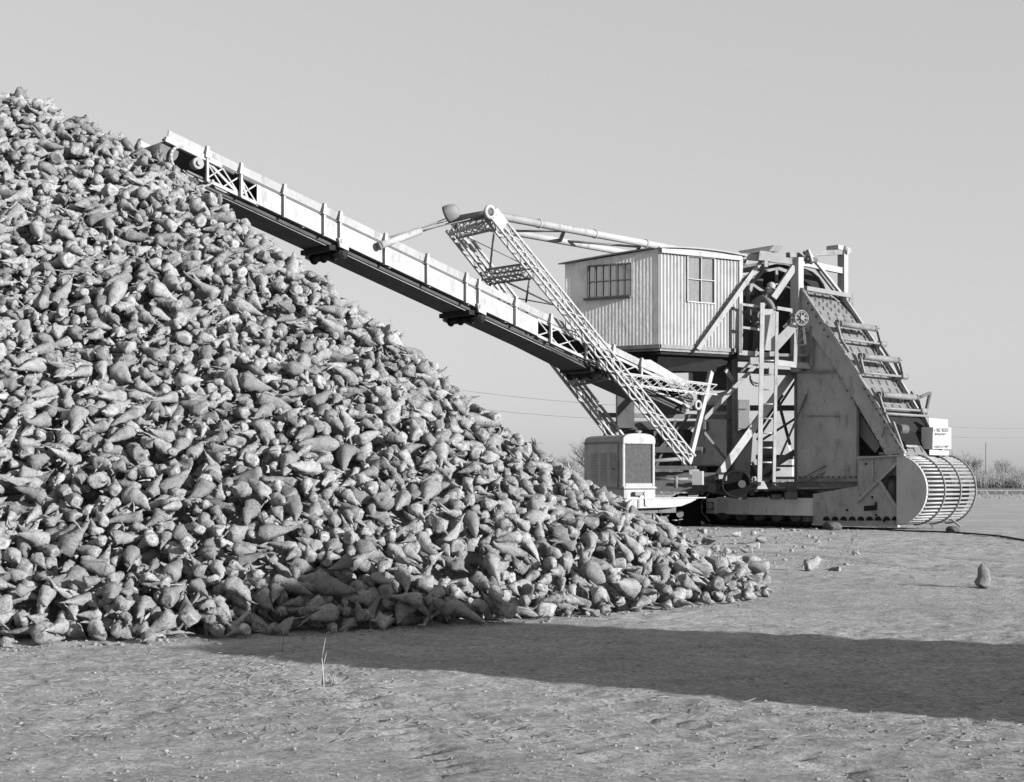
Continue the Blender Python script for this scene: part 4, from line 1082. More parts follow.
def rot_from(axis, roll):
    x = axis / np.linalg.norm(axis); up = np.array([0, 0, 1.0]) if abs(x[2]) < .95 else np.array([0, 1.0, 0])
    y = np.cross(up, x); y /= np.linalg.norm(y); z = np.cross(x, y)
    c, s = math.cos(roll), math.sin(roll)
    return np.stack([x, y * c + z * s, -y * s + z * c], 1)

placed = []     # variant, rotation, position, scale
def try_rest(x, y, Rm_, b, sc):
    c = (b.sc @ Rm_.T) * sc; r = b.sr * sc
    ext = np.abs(c[:, :2]).max() + r.max()
    i0, i1 = int((x - ext - GX0) / FS), int((x + ext - GX0) / FS) + 2; j0, j1 = int((y - ext - GY0) / FS), int((y + ext - GY0) / FS) + 2
    if i0 < 0 or j0 < 0 or i1 >= nfx or j1 >= nfy: return None
    gx, gy = fx_[i0:i1, None] - x, fy_[None, j0:j1] - y
    d2 = r[:, None, None] ** 2 - (gx[None] - c[:, 0, None, None]) ** 2 - (gy[None] - c[:, 1, None, None]) ** 2
    sq = np.sqrt(np.maximum(d2, 0)); ok = d2 > 0
    bot = np.where(ok, c[:, 2, None, None] - sq, 1e3).min(0); top = np.where(ok, c[:, 2, None, None] + sq, -1e3).max(0)
    z = (S_[i0:i1, j0:j1] - bot).max()
    return z, (i0, i1, j0, j1), top

def place(x0, x1, y0, y1, n, keep, tries=3, maxover=.12):
    cnt = 0
    for _ in range(n):
        best = None
        vi = RNG.integers(len(variants)); b = variants[vi]; sc = RNG.choice([RNG.uniform(.55, .8), RNG.uniform(.8, 1.05), RNG.uniform(.9, 1.2)])
        for k in range(tries):
            x, y = RNG.uniform(x0, x1), RNG.uniform(y0, y1)
            i, j = int((x - GX0) / FS), int((y - GY0) / FS)
            if not (0 <= i < nfx and 0 <= j < nfy): continue
            h = Hf[i, j]
            if not keep(x, y, h): continue
            a = RNG.uniform(0, 2 * math.pi); ax = np.array([math.cos(a), math.sin(a), 0]); slope = Gx[i, j] * ax[0] + Gy[i, j] * ax[1]
            ax[2] = slope * .75 + RNG.normal(0, .38)
            Rm_ = rot_from(ax, RNG.uniform(0, 6.28))
            res = try_rest(x, y, Rm_, b, sc)
            if res is None: continue
            over = res[0] - h
            if over > maxover: continue
            if best is None or over < best[0]: best = (over, x, y, Rm_, res)
        if best is None: continue
        _, x, y, Rm_, (z, (i0, i1, j0, j1), top) = best
        S_[i0:i1, j0:j1] = np.maximum(S_[i0:i1, j0:j1], z + top)
        placed.append((vi, Rm_, np.array([x, y, z]), sc)); cnt += 1
    return cnt
on_pile = lambda x, y, h: h > .03
# which part of the heap the camera side can show: front face, hip and a little behind it
hipx, hipy = H_[:, 0], H_[:, 1]
def front(x, y, h):
    if h <= .02: return False
    k = np.interp(x, hipx, hipy)
    return y < k + 1.6
def back(x, y, h): return h > .05 and y >= np.interp(x, hipx, hipy) + 1.3
xa = -9.0 + .5
for _ in range(30):
    place(-7.6, 3.4, 8.6, 19.6, 640, front, 4)
place(-7.0, 5.2, 13.0, 26.0, 3000, back, 2)
# strays along the foot
toe_line = lambda x: np.interp(x, T_[:, 0], T_[:, 1])
def foot(x, y, h): 
    d = y - toe_line(x); return -.22 < d < .35 and x < 2.3
place(-5.0, 2.4, 8.6, 15.5, 700, foot, 3, .2)
place(1.5, 2.5, 12.4, 17.0, 34, lambda x, y, h: h < .12 and x / y < .172, 1, .3)

beet_m = {}
def beet_material(name, base, spots, var):
    m = bpy.data.materials.new(name); m.use_nodes = True; nt = m.node_tree; N, L = nt.nodes, nt.links; bs = N['Principled BSDF']; bs.inputs['Roughness'].default_value = .8
    bs.inputs['Specular IOR Level'].default_value = .25
    tc = N.new('ShaderNodeTexCoord'); ob = N.new('ShaderNodeObjectInfo'); at = N.new('ShaderNodeAttribute'); at.attribute_name = 'tint'
    ad = N.new('ShaderNodeMath'); ad.operation = 'ADD'; L.new(ob.outputs['Random'], ad.inputs[0]); L.new(at.outputs['Fac'], ad.inputs[1])
    fr = N.new('ShaderNodeMath'); fr.operation = 'FRACT'; L.new(ad.outputs[0], fr.inputs[0])
    r0 = N.new('ShaderNodeMapRange'); r0.inputs['To Min'].default_value = base * (1 - var); r0.inputs['To Max'].default_value = base * (1 + var); L.new(fr.outputs[0], r0.inputs['Value'])
    def noise(sc, det=6, ro=.65):
        n = N.new('ShaderNodeTexNoise'); n.inputs['Scale'].default_value = sc; n.inputs['Detail'].default_value = det; n.inputs['Roughness'].default_value = ro; L.new(tc.outputs['Object'], n.inputs['Vector']); return n.outputs['Fac']
    def rng(v, a, b, c, d):
        r = N.new('ShaderNodeMapRange'); r.inputs['From Min'].default_value = a; r.inputs['From Max'].default_value = b; r.inputs['To Min'].default_value = c; r.inputs['To Max'].default_value = d; L.new(v, r.inputs['Value']); return r.outputs['Result']
    out = r0.outputs['Result']
    for v in (rng(noise(18), .3, .7, .7, 1.22), rng(noise(38, 9, .8), .50, .62, 1, spots), rng(noise(110, 6, .75), .35, .65, .72, 1.25)):
        k = N.new('ShaderNodeMath'); k.operation = 'MULTIPLY'; L.new(out, k.inputs[0]); L.new(v, k.inputs[1]); out = k.outputs[0]
    cc = N.new('ShaderNodeCombineColor')
    for i in range(3): L.new(out, cc.inputs[i])
    L.new(cc.outputs[0], bs.inputs['Base Color'])
    bp = N.new('ShaderNodeBump'); bp.inputs['Strength'].default_value = .8; bp.inputs['Distance'].default_value = .012
    L.new(noise(70, 8, .7), bp.inputs['Height']); L.new(bp.outputs['Normal'], bs.inputs['Normal'])
    return m
BM = [beet_material('beet_skin', .215, .38, .30), beet_material('beet_cut_rim', .28, .5, .2), beet_material('beet_cut_core', .2, .45, .25)]

# split: the 300 that show largest become things, the rest is one mass
allV = [p[2] + (variants[p[0]].v @ p[1].T) * p[3] for p in placed]
def visible_scores():
    vs, fs, own = [], [], []; off = 0
    for k, (p, V) in enumerate(zip(placed, allV)):
        if p[2][1] > 15.2: continue
        f = variants[p[0]].f; vs.append(V); fs.append(f + off); own.append(np.full(len(f), k)); off += len(V)
    vs, fs, own = np.vstack(vs), np.vstack(fs), np.concatenate(own)
    bv = BVHTree.FromPolygons(vs.tolist(), fs.tolist())
    cam = Vector((0, 0, CAMH)); sc = {}
    for px in np.arange(2, 1022, 4):
        for py in np.arange(80, 660, 4):
            d = P(px, py, 10) - cam; hit = bv.ray_cast(cam, d.normalized(), 22)
            if hit[2] is not None: k = int(own[hit[2]]); sc[k] = sc.get(k, 0) + 1
    return sc
score = visible_scores()
order = sorted(score, key=lambda k: -score[k])
N_IND = 276
chosen = set(order[:N_IND])
mesh_cache = {}
def variant_mesh(vi):
    if vi not in mesh_cache:
        b = variants[vi]; mesh_cache[vi] = np_mesh('sugar_beet', b.v, b.f, BM, True, b.m)
    return mesh_cache[vi]
def put_beet(vi, Rm_, pos, sc, label, group):
    o = bpy.data.objects.new('sugar_beet', variant_mesh(vi)); COL.objects.link(o)
    m = Matrix(Rm_.tolist()).to_4x4() * 1.0
    o.matrix_world = Matrix.Translation(Vector(pos)) @ Matrix(Rm_.tolist()).to_4x4() @ Matrix.Diagonal((sc, sc, sc, 1))
    return tag(o, label, 'sugar beet', group)
def shade_zone(p):
    px = CX + F * p[0] / p[1]; py = HY - F * (p[2] - CAMH) / p[1]
    return px, py
for k in sorted(chosen):
    vi, Rm_, pos, sc = placed[k]; b = variants[vi]
    px, py = shade_zone(pos)
    crown_out = b.topped and (Rm_[:, 0] @ (pos - np.array([0, 0, CAMH]))) > .25 * np.linalg.norm(pos)
    kind = 'sliced crown out' if crown_out else 'tapered side out'
    if pos[0] > 1.5: lab, grp = 'loose at the right tip of the pile', 'beets at the right tip of the pile'
    elif 215 < px < 560 and py > 585: lab, grp = 'at the shadowed foot of the pile', 'beets in the shadowed foot of the pile'
    elif px >= 560: lab, grp = 'in the sunlit foot near the pile tip', 'beets in the sunlit right foot of the pile'
    elif px < 215: lab, grp = 'in the sunlit lower left of the pile', 'beets in the sunlit lower left of the pile'
    else: lab, grp = 'in the pile just above its shadowed foot', 'beets in the lower middle of the pile'
    put_beet(vi, Rm_, pos, sc, 'grey beet, ' + kind + ', ' + lab, grp + (', crowns out' if crown_out else ', sides out'))
rest = [k for k in range(len(placed)) if k not in chosen]
Vs, Fs, Ms, Ts, off = [], [], [], [], 0
for k in rest:
    b = variants[placed[k][0]]; Vs.append(allV[k]); Fs.append(b.f + off); Ms.append(b.m); Ts.append(np.full(len(b.v), RNG.random())); off += len(b.v)
me = np_mesh('beet_pile', np.vstack(Vs), np.vstack(Fs), BM, True, np.concatenate(Ms))
at = me.attributes.new('tint', 'FLOAT', 'POINT'); at.data.foreach_set('value', np.concatenate(Ts).astype(np.float32))
pile = bpy.data.objects.new('beet_pile', me); COL.objects.link(pile)
tag(pile, 'huge sloping pile of harvested grey sugar beets under the boom', 'beet pile', kind='stuff')
# core of the heap, soil and beets packed below the skin
core_s = .15
gx, gy = np.arange(GX0 + .1, GX1 - .4, core_s), np.arange(GY0 + .1, GY1 - .4, core_s)
CXX, CYY = np.meshgrid(gx, gy, indexing='ij'); CZ = bil(Hc, CXX, CYY) - depth_skin - .03
CZ = np.where(CZ < -.05, -.3, CZ)
id_ = np.arange(CZ.size).reshape(CZ.shape); cq = np.stack([id_[:-1, :-1], id_[1:, :-1], id_[1:, 1:], id_[:-1, 1:]], -1).reshape(-1, 4)
keepq = CZ.reshape(-1)[cq].max(1) > -.25
core_me = np_mesh('heap_core', np.stack([CXX, CYY, CZ], -1).reshape(-1, 3), cq[keepq], M['dirt'])
core = bpy.data.objects.new('heap_core', core_me); COL.objects.link(core); core.parent = pile; core['kind'] = 'stuff'

# leaf stalks and root whips sticking out of the pile
q = MB(); random.seed(5)
cand = [k for k in order if placed[k][2][2] > .1]
for k in random.sample(cand, 320):
    p = placed[k][2] + np.array([random.uniform(-.08, .08), -.05, placed[k][3] * variants[placed[k][0]].R * .8])
    d = Vector((random.uniform(-1, 1), random.uniform(-1, .3), random.uniform(-.1, .9))).normalized(); l = random.uniform(.04, .14)
    a = Vector(p); m_ = a + d * l * .5; e = m_ + (d + Vector((random.uniform(-.5, .5), random.uniform(-.5, .5), random.uniform(-.5, .2)))).normalized() * l * .6
    r = random.uniform(.003, .008); q.tube(a, m_, r, 4, r * .8); q.tube(m_, e, r * .8, 4, r * .3)
o = q.build('leaf_stalks', M['straw']); tag(o, 'dry leaf stalks and root whips poking out of the beet pile', 'leaf stalks', kind='stuff')

# loose beets lying on the yard
def ground_beet(px, py, size, yaw, pitch, label, group=None, vi=None):
    Y = CAMH * F / (py - HY); p = P(px, py, Y)
    vi = random.randrange(len(variants) - 2) if vi is None else vi
    b = variants[vi]; sc = size / (2 * b.R)
    Rm_ = rot_from(np.array([math.cos(yaw) * math.cos(pitch), math.sin(yaw) * math.cos(pitch), math.sin(pitch)]), random.uniform(0, 6))
    lo = ((b.v @ Rm_.T) * sc)[:, 2].min(); z = float(ground_z(p.x, p.y)) - lo - .012
    return put_beet(vi, Rm_, np.array([p.x, p.y, z]), sc, label, group)
src = min((b for b in variants if b.topped), key=lambda b: b.nf)
for sq in (.38, .3):                                   # stubby beets that lost their tails
    b = Beet(); b.__dict__.update(src.__dict__); b.v = src.v.copy(); t_ = .10 * src.L
    tail = b.v[:, 0] > t_; b.v[tail, 0] = t_ + (b.v[tail, 0] - t_) * sq
    variants.append(b)
top_v = [len(variants) - 2, len(variants) - 1]
ground_beet(983, 590, .14, 1.0, 1.3, 'pale beet standing upright alone at the right edge of the yard', vi=top_v[0])
ground_beet(815, 571, .14, .4, .5, 'pale stubby beet lying alone in the middle of the yard', vi=top_v[1])
ground_beet(835, 571.5, .07, 2.4, .0, 'small dark beet piece just right of the lone stubby beet')
ground_beet(752, 568, .15, .3, .1, 'large pale beet rolled clear beside the right tip of the pile')
ground_beet(762, 576, .07, 3.0, .0, 'thin root piece lying in front of the rolled clear pale beet')
ground_beet(745, 593, .15, 2.9, .0, 'long beet lying on its side at the very tip of the pile')
ground_beet(765, 592, .06, .5, .0, 'little dark beet stub beyond the very tip of the pile')
ground_beet(733, 600, .12, 3.3, .0, 'tapered beet lying forward of the tip of the pile')
for i in range(18):
    px, py = random.uniform(690, 800) if i % 3 else random.uniform(680, 735), random.uniform(533, 562)
    ground_beet(px, py, random.uniform(.07, .145), random.uniform(0, 6), 0, 'small beet scattered on the ground between the pile tip and the crawler', 'small beets strewn before the crawler')

# soil crumbs and clods, straw litter
def clod_field(n, sampler, smin, smax, name, m, label, seed, sub=1):
    r = np.random.default_rng(seed); ico = bmesh.new(); bmesh.ops.create_icosphere(ico, subdivisions=sub, radius=1)
    iv = np.array([v.co[:] for v in ico.verts]); iff = np.array([[v.index for v in f.verts] for f in ico.faces]); ico.free()
    V, Fc = [], []
    for k in range(n):
        x, y = sampler(r); s = smin + (smax - smin) * r.random() ** 4
        v = iv * (1 + r.normal(0, .16, (len(iv), 1))) * np.array([1, 1, .7]) * s
        a = r.uniform(0, 6.28); c, sn = math.cos(a), math.sin(a); v = v @ np.array([[c, -sn, 0], [sn, c, 0], [0, 0, 1]]) * np.array([r.uniform(.7, 1.4), 1, 1])
        z = float(ground_z(x, y)); V.append(v + np.array([x, y, z + s * .25])); Fc.append(iff + k * len(iv))
    o = bpy.data.objects.new(name, np_mesh(name, np.vstack(V), np.vstack(Fc), m, False)); COL.objects.link(o); return tag(o, label, name.replace('_', ' '), kind='stuff')
def samp_yard(r):
    py = HY + 40 + 300 * r.random() ** .8; Y = CAMH * F / (py - HY); return (r.uniform(-40, 1060) - CX) / F * Y, Y
M['clod'] = mat('soil_clods', .18, .4, 9, .95, bump=.4)
M['scrap'] = mat('beet_scraps', .2, .35, 9, .9)
clod_field(4000, samp_yard, .003, .010, 'soil_clods', M['dirt'], 'small soil clods and crumbs strewn over the dirt yard', 1, 1)
def samp_scrap(r):
    px, py = r.uniform(640, 860), 528 + 40 * r.random() ** 2; Y = CAMH * F / (py - HY); return (px - CX) / F * Y, Y
clod_field(420, samp_scrap, .012, .05, 'beet_scraps', M['scrap'], 'pale beet chips and scraps strewn in front of the crawler', 2)
def samp_foot(r):
    i = r.integers(0, len(T_) - 1); u = r.random(); p = T_[i] * (1 - u) + T_[i + 1] * u; return p[0] + r.normal(0, .15), p[1] - abs(r.normal(0, .16))
clod_field(900, samp_foot, .004, .02, 'foot_crumbs', M['clod'], 'soil crumbs shaken off along the foot of the pile', 3)
q = MB(); random.seed(9)
for i in range(2200):
    py = HY + 25 + 235 * random.random() ** .7; Y = CAMH * F / (py - HY); x = (random.uniform(-40, 1060) - CX) / F * Y; a = random.uniform(0, 3.14)
    if i < 350: py = random.uniform(655, 705); Y = CAMH * F / (py - HY); x = (random.gauss(265, 70) - CX) / F * Y
    l = random.uniform(.02, .09); p = Vector((x, Y, float(ground_z(x, Y)) + .008)); d = Vector((math.cos(a), math.sin(a), random.uniform(-.05, .25)))
    q.tube(p - d * l / 2, p + d * l / 2, random.uniform(.001, .002), 3)
o = q.build('straw_litter', M['straw']); tag(o, 'straw and stalk litter scattered on the dirt', 'straw litter', kind='stuff')
# tall dry stalk and grass tufts
def tuft(px, py, n, h, name, label, lean=.25):
    Y = CAMH * F / (py - HY); p = P(px, py, Y); z = float(ground_z(p.x, p.y)); q = MB()
    for i in range(n):
        a = random.uniform(0, 6.28); l = h * random.uniform(.5, 1); d = Vector((math.cos(a) * lean * random.random(), math.sin(a) * lean * random.random(), 1)).normalized()
        b0 = Vector((p.x + random.uniform(-.03, .03), p.y + random.uniform(-.03, .03), z - .01)); m_ = b0 + d * l * .6; e = m_ + (d + Vector((random.uniform(-.3, .3), random.uniform(-.3, .3), 0))).normalized() * l * .4
        q.tube(b0, m_, .004, 4, .003); q.tube(m_, e, .003, 4, .001)
    o = q.build(name, M['straw']); return tag(o, label, 'dry grass')
tuft(324, 684, 2, .34, 'dry_stalk', 'tall pale dry weed stalk standing at the shadow edge', .12)
tuft(331, 681, 8, .08, 'grass_tuft', 'short dry grass tuft beside the tall pale stalk')
tuft(283, 650, 3, .16, 'dry_stalk', 'thin leaning dry stalk in the shadow left of the tall one', .6)
# dark clod, stone and cable near the drum
def rock(px, py, w_, name, label, m):
    Y = CAMH * F / (py - HY); p = P(px, py, Y); bm = bmesh.new(); bmesh.ops.create_icosphere(bm, subdivisions=3, radius=w_)
    for v in bm.verts: v.co *= 1 + .5 * (vnoise(np.array(v.co.x / w_ * 2.9 + 5), np.array(v.co.y / w_ * 2.9 + v.co.z / w_ * 2), 5) - .5); v.co.z *= .62
    me = bpy.data.meshes.new(name); bm.to_mesh(me); bm.free(); me.materials.append(m); me.polygons.foreach_set('use_smooth', [True] * len(me.polygons))
    o = bpy.data.objects.new(name, me); COL.objects.link(o); o.location = (p.x, p.y, float(ground_z(p.x, p.y)) + w_ * .42); return tag(o, label, 'stone')
rock(832, 530, .17, 'stone', 'dark round stone lying under the edge of the feed drum', M['stone'])
rock(953, 533, .12, 'stone', 'flat dark stone lying on the ground cable right of the drum', M['stone'])
q = MB(); pts = [P(px, py, CAMH * F / (py - HY)) for px, py in ((878, 530), (905, 532), (930, 533), (953, 534), (975, 536), (1000, 538), (1040, 545))]
for p in pts: p.z = float(ground_z(p.x, p.y)) + .02
q.path(pts, .016, 6); o = q.build('cable', M['black']); tag(o, 'black cable lying across the dirt right of the feed drum', 'cable')

# ================================================================== FAR GROUND, TREES, POLES
def bare_tree(px, base_y, top_y, Y, spread, name, label, seed, m='twig', group=None):
    rnd = random.Random(seed); p = P(px, base_y, Y); p.z = 0; H = (HY - top_y) / F * Y + CAMH
    t = thing(name, label, 'tree', tuple(p), group)
    tr, cr = MB(), MB()
    def grow(a, d, l, r, lev):
        e = a + d * l
        (tr if lev < 2 else cr).tube(a, e, r, 5 if lev < 2 else 3, r * .65)
        if lev >= 4: return
        for k in range(4 if lev else 6):
            s = rnd.uniform(.45, 1); nd = (d + Vector((rnd.uniform(-1, 1), rnd.uniform(-1, 1), rnd.uniform(-.1, .6))) * spread).normalized()
            grow(a.lerp(e, s), nd, l * rnd.uniform(.5, .75), r * .5, lev + 1)
    for k in range(3 if H < 9 else 1):
        grow(p + Vector((rnd.uniform(-.3, .3), rnd.uniform(-.3, .3), -.05)), Vector((rnd.uniform(-.2, .2), rnd.uniform(-.2, .2), 1)).normalized(), H * .42, H * .018, 0)
    tr.build('trunk', M[m], t); cr.build('crown', M[m], t); return t
TR = [(957, 480, 447, 170, .8, 'leafless bushy dark tree just right of the meter cabinet', 1, 'darktwig'), (972, 480, 448, 165, .75, 'pale bare spreading tree among the right hand brush', 2, 'twig'),
      (590, 480, 428, 150, .8, 'pale bare treetop rising behind the engine house', 3, 'twig'), (1004, 480, 452, 180, .8, 'bare tree at the right end of the far brush', 4, 'twig'),
      (541, 480, 446, 190, .7, 'small bare tree by the far crossarm pole', 5, 'twig'), (568, 480, 448, 160, .8, 'low bare tree between the pile edge and the engine house', 6, 'darktwig')]
for a in TR: bare_tree(a[0], a[1], a[2], a[3], a[4], 'bare_tree', a[5], a[6], a[7], 'bare trees on the skyline')
q = MB(); rnd = random.Random(21)
def brush(x0, x1, Y0, Y1, n, hmin, hmax):
    for i in range(n):
        Y = rnd.uniform(Y0, Y1); x = (rnd.uniform(x0, x1) - CX) / F * Y; h0 = rnd.uniform(hmin, hmax)
        for k in range(26):
            a = rnd.uniform(0, 6.28); t = rnd.uniform(0, .6); d = Vector((math.cos(a) * t, math.sin(a) * t, 1)).normalized(); b = Vector((x + rnd.uniform(-.8, .8), Y + rnd.uniform(-.8, .8), 0)); l = h0 * rnd.uniform(.5, 1)
            q.tube(b, b + d * l, .03, 3, .008)
            for _ in range(2):
                s = rnd.uniform(.3, .8); d2 = (d + Vector((rnd.uniform(-.7, .7), rnd.uniform(-.7, .7), .2))).normalized(); q.tube(b + d * l * s, b + d * l * s + d2 * l * .35, .016, 3, .006)
brush(920, 1100, 150, 200, 130, 1.4, 2.9); brush(480, 640, 150, 200, 110, 1.6, 3.4); brush(-100, 480, 170, 220, 60, 1.4, 2.8); brush(640, 920, 170, 220, 50, 1.2, 2.0)
o = q.build('far_brush', M['twig']); tag(o, 'pale leafless brush along the far side of the field', 'brush', kind='stuff')
q = MB(); rnd = random.Random(4)
for i in range(1500):
    Y = rnd.uniform(70, 118); x = rnd.uniform(-.45, .45) * Y; q.tube((x, Y, 0), (x + rnd.uniform(-.1, .1), Y, rnd.uniform(.1, .35)), .03, 3, .004)
o = q.build('field_weeds', M['twig']); tag(o, 'short dry weeds at the edge of the yard', 'weeds', kind='stuff')

def pole(px, Y, H, arm, label, group):
    t = thing('utility_pole', label, 'utility pole', tuple((P(px, 480, Y).x, Y, 0)), group); x = P(px, 480, Y).x
    MB().tube((x, Y, -.3), (x, Y, H), .16, 8, .11).build('pole', M['pole'], t)
    if arm: 
        MB().beam((x - 1.3, Y - .15, H - .5), (x + 1.3, Y - .15, H - .5), .12, .14).build('crossarm', M['pole'], t)
        ins = MB()
        for k in (-1.2, -.6, .6, 1.2): ins.tube((x + k, Y - .15, H - .43), (x + k, Y - .15, H - .2), .05, 6)
        ins.build('insulators', M['white'], t)
    return Vector((x, Y, H))
pole(537, 330, 9.2, True, 'far wooden pole with crossarm above the pile edge', 'far utility poles')
pole(986, 320, 8.6, False, 'thin bare far pole above the right hand brush', 'far utility poles')
# roadside line whose wires pass behind the machine
line = [(330, 112), (742, 168), (1075, 240)]
tops = [pole(px, Y, 9.3, True, l_, 'poles of the roadside wire line') for (px, Y), l_ in zip(line, ('roadside pole hidden behind the beet pile', 'roadside pole standing behind the tower of the piler', 'roadside pole beyond the right hand brush'))]
tops = [tops[0] + (tops[0] - tops[1])] + tops
for dz, lab in ((-.2, 'upper thin wire crossing the sky behind the boom and cab'), (-1.6, 'lower thin wire crossing the sky behind the boom and cab')):
    q = MB(); pts = []
    for a, b in zip(tops[:-1], tops[1:]):
        for k in range(14): u = k / 14; p = a.lerp(b, u) + UP * (dz - 1.0 * 4 * u * (1 - u)); pts.append(p)
    pts.append(tops[-1] + UP * dz); q.path(pts, .02, 4)
    o = q.build('overhead_wire', M['wire']); tag(o, lab, 'wire', 'overhead wires')

# ================================================================== BEET TRUCK, unseen, added out of frame right to cast the yard shadow
M['truck'] = mat('truck_paint', .2, .15, 2, .5, stain=.3)
tc_ = Vector((10.0, 3.5, 0)); ta = Vector((-.90, .44, 0)).normalized(); tl = Vector((ta.y, -ta.x, 0))
truck = thing('shadow_truck', 'dark beet truck out of view right of the camera, added as shadow caster', 'truck', tuple(tc_))
def TP(a, b, z): return tc_ + ta * a + tl * b + UP * z
q = MB(); q.box(TP(0, 0, .95), ta * 5.0, tl * 2.5, UP * .14)
for s in (-1, 1):
    for k in range(6): q.box(TP(0, s * 1.25, 1.12 + k * .255), ta * 5.0, tl * .05, UP * .235)
    for k in range(6): q.box(TP(-2.4 + k * .96, s * 1.31, 1.65), ta * .09, tl * .07, UP * 1.4)
for s in (-1, 1):
    for k in range(6): q.box(TP(s * 2.5, 0, 1.12 + k * .255), ta * .05, tl * 2.44, UP * .235)
q.build('bed', M['wood'], truck)
q = MB(); q.prism([TP(2.7, -1.0, .6), TP(4.5, -1.0, .6), TP(4.5, -1.0, 1.35), TP(3.9, -1.0, 1.45), TP(3.7, -1.0, 2.15), TP(2.75, -1.0, 2.2)], tl * 2.0); q.build('cab', M['truck'], truck, .05)
q = MB()
for s in (-1, 1): q.prism([TP(2.9, s * 1.01, 1.5), TP(3.6, s * 1.01, 1.5), TP(3.5, s * 1.01, 2.05), TP(2.95, s * 1.01, 2.05)], tl * .01 * s)
q.build('window', M['glass'], truck)
for a in (3.9, -.9, -1.9):
    for s in (-1, 1):
        w_ = MB().tube(TP(a, s * .85, .45), TP(a, s * 1.15, .45), .45, 22).build('wheel', M['rubber_tyre'], truck); MB().tube(TP(a, s * 1.14, .45), TP(a, s * 1.17, .45), .22, 16).build('rim', M['white'], w_)
q = MB(); q.box(TP(1, 0, .75), ta * 6.2, tl * .8, UP * .2); q.build('chassis', M['steel'], truck)
q = MB(); vs_, fs_ = [], []; rnd = random.Random(8)  # load mound added, its ridge shaped for the outline of the truck shadow
for i in range(25):
    for j in range(13):
        a, b = -2.4 + 4.8 * i / 24, -1.2 + 2.4 * j / 12
        z = 2.45 + .70 * max(0, 1 - abs(b - .35) / (1.55 if b < .35 else .95)) * min(1, (2.5 - abs(a)) / .5) + rnd.uniform(-.07, .07); vs_.append(TP(a, b, z))
for i in range(24):
    for j in range(12): fs_.append((i * 13 + j, i * 13 + j + 1, (i + 1) * 13 + j + 1, (i + 1) * 13 + j))
q.add(vs_, fs_, 0, True); o = q.build('shadow_load', BM[0]); tag(o, 'unseen beet load of the added truck, heaped to shape its shadow', 'beet load', kind='stuff')

# ================================================================== OPERATOR leaning on the platform rail
def skin_body(name, verts, edges, radii, m, parent, root=0, sub=2):
    me = bpy.data.meshes.new(name); me.from_pydata([tuple(v) for v in verts], edges, [])
    o = bpy.data.objects.new(name, me); COL.objects.link(o)
    md = o.modifiers.new('skin', 'SKIN'); me.skin_vertices[0].data[root].use_root = True
    for i, r in enumerate(radii): me.skin_vertices[0].data[i].radius = (r, r) if not isinstance(r, tuple) else r
    o.modifiers.new('sub', 'SUBSURF').levels = sub
    o.modifiers['sub'].render_levels = sub
    dg = bpy.context.evaluated_depsgraph_get(); dg.update()
    me2 = bpy.data.meshes.new_from_object(o.evaluated_get(dg)); o.modifiers.clear(); o.data = me2; me2.name = name
    me2.materials.clear(); me2.materials.append(m)
    me2.polygons.foreach_set('use_smooth', [True] * len(me2.polygons)); me2.polygons.foreach_set('material_index', [0] * len(me2.polygons))
    if parent: o.parent = parent
    return o
FZ = P(756, 357, 31.9).z + .02
base = P(749, 340, 31.95); base.z = FZ
man = thing('person', 'man in dark work clothes and pale cap leaning over the platform rail, arm hanging down', 'person', tuple(base))
# local: x to the right of the picture, y away from the camera, z up from the platform floor
pel, wst, chs, nck = (.02, .0, .84), (.09, -.03, .98), (.26, -.12, 1.16), (.35, -.18, 1.26)
V = [pel, wst, chs, nck, (.38, -.21, 1.31),                         # 0-4
     (-.04, .06, .84), (-.03, .10, .46), (-.06, .12, .08), (.06, .06, .04),     # left leg 5-8
     (.10, -.10, .84), (.16, -.10, .46), (.10, -.08, .08), (.22, -.14, .04),    # right leg 9-12
     (.23, .10, 1.20), (.30, .24, .98), (.42, .16, .92),                         # far arm 13-15
     (.32, -.30, 1.20), (.44, -.38, 1.00), (.46, -.42, .78)]                      # near arm 16-18
Ed = [(0, 1), (1, 2), (2, 3), (3, 4), (0, 5), (5, 6), (6, 7), (7, 8), (0, 9), (9, 10), (10, 11), (11, 12), (2, 13), (13, 14), (14, 15), (2, 16), (16, 17), (17, 18)]
Rd = [.12, .12, .14, .06, .055, .085, .06, .042, .035, .085, .06, .042, .035, .06, .042, .03, .06, .042, .03]
skin_body('body', V, Ed, Rd, M['skin'], man)
jv = [V[i] for i in (0, 1, 2, 3, 13, 14, 15, 16, 17, 18)]
skin_body('jacket', jv, [(0, 1), (1, 2), (2, 3), (2, 4), (4, 5), (5, 6), (2, 7), (7, 8), (8, 9)], [.15, .15, .17, .085, .085, .062, .048, .085, .062, .048], M['cloth'], man)
tv = [V[i] for i in (0, 5, 6, 7, 9, 10, 11)]
skin_body('trousers', tv, [(0, 1), (1, 2), (2, 3), (0, 4), (4, 5), (5, 6)], [.14, .10, .078, .062, .10, .078, .062], M['denim'], man)
for i in (8, 12):
    a = V[i - 1]; skin_body('boot', [(a[0], a[1], .10), (a[0] + .02, a[1], .045), (V[i][0] + .04, V[i][1] - .02, .04)], [(0, 1), (1, 2)], [.055, .05, .042], M['black'], man)
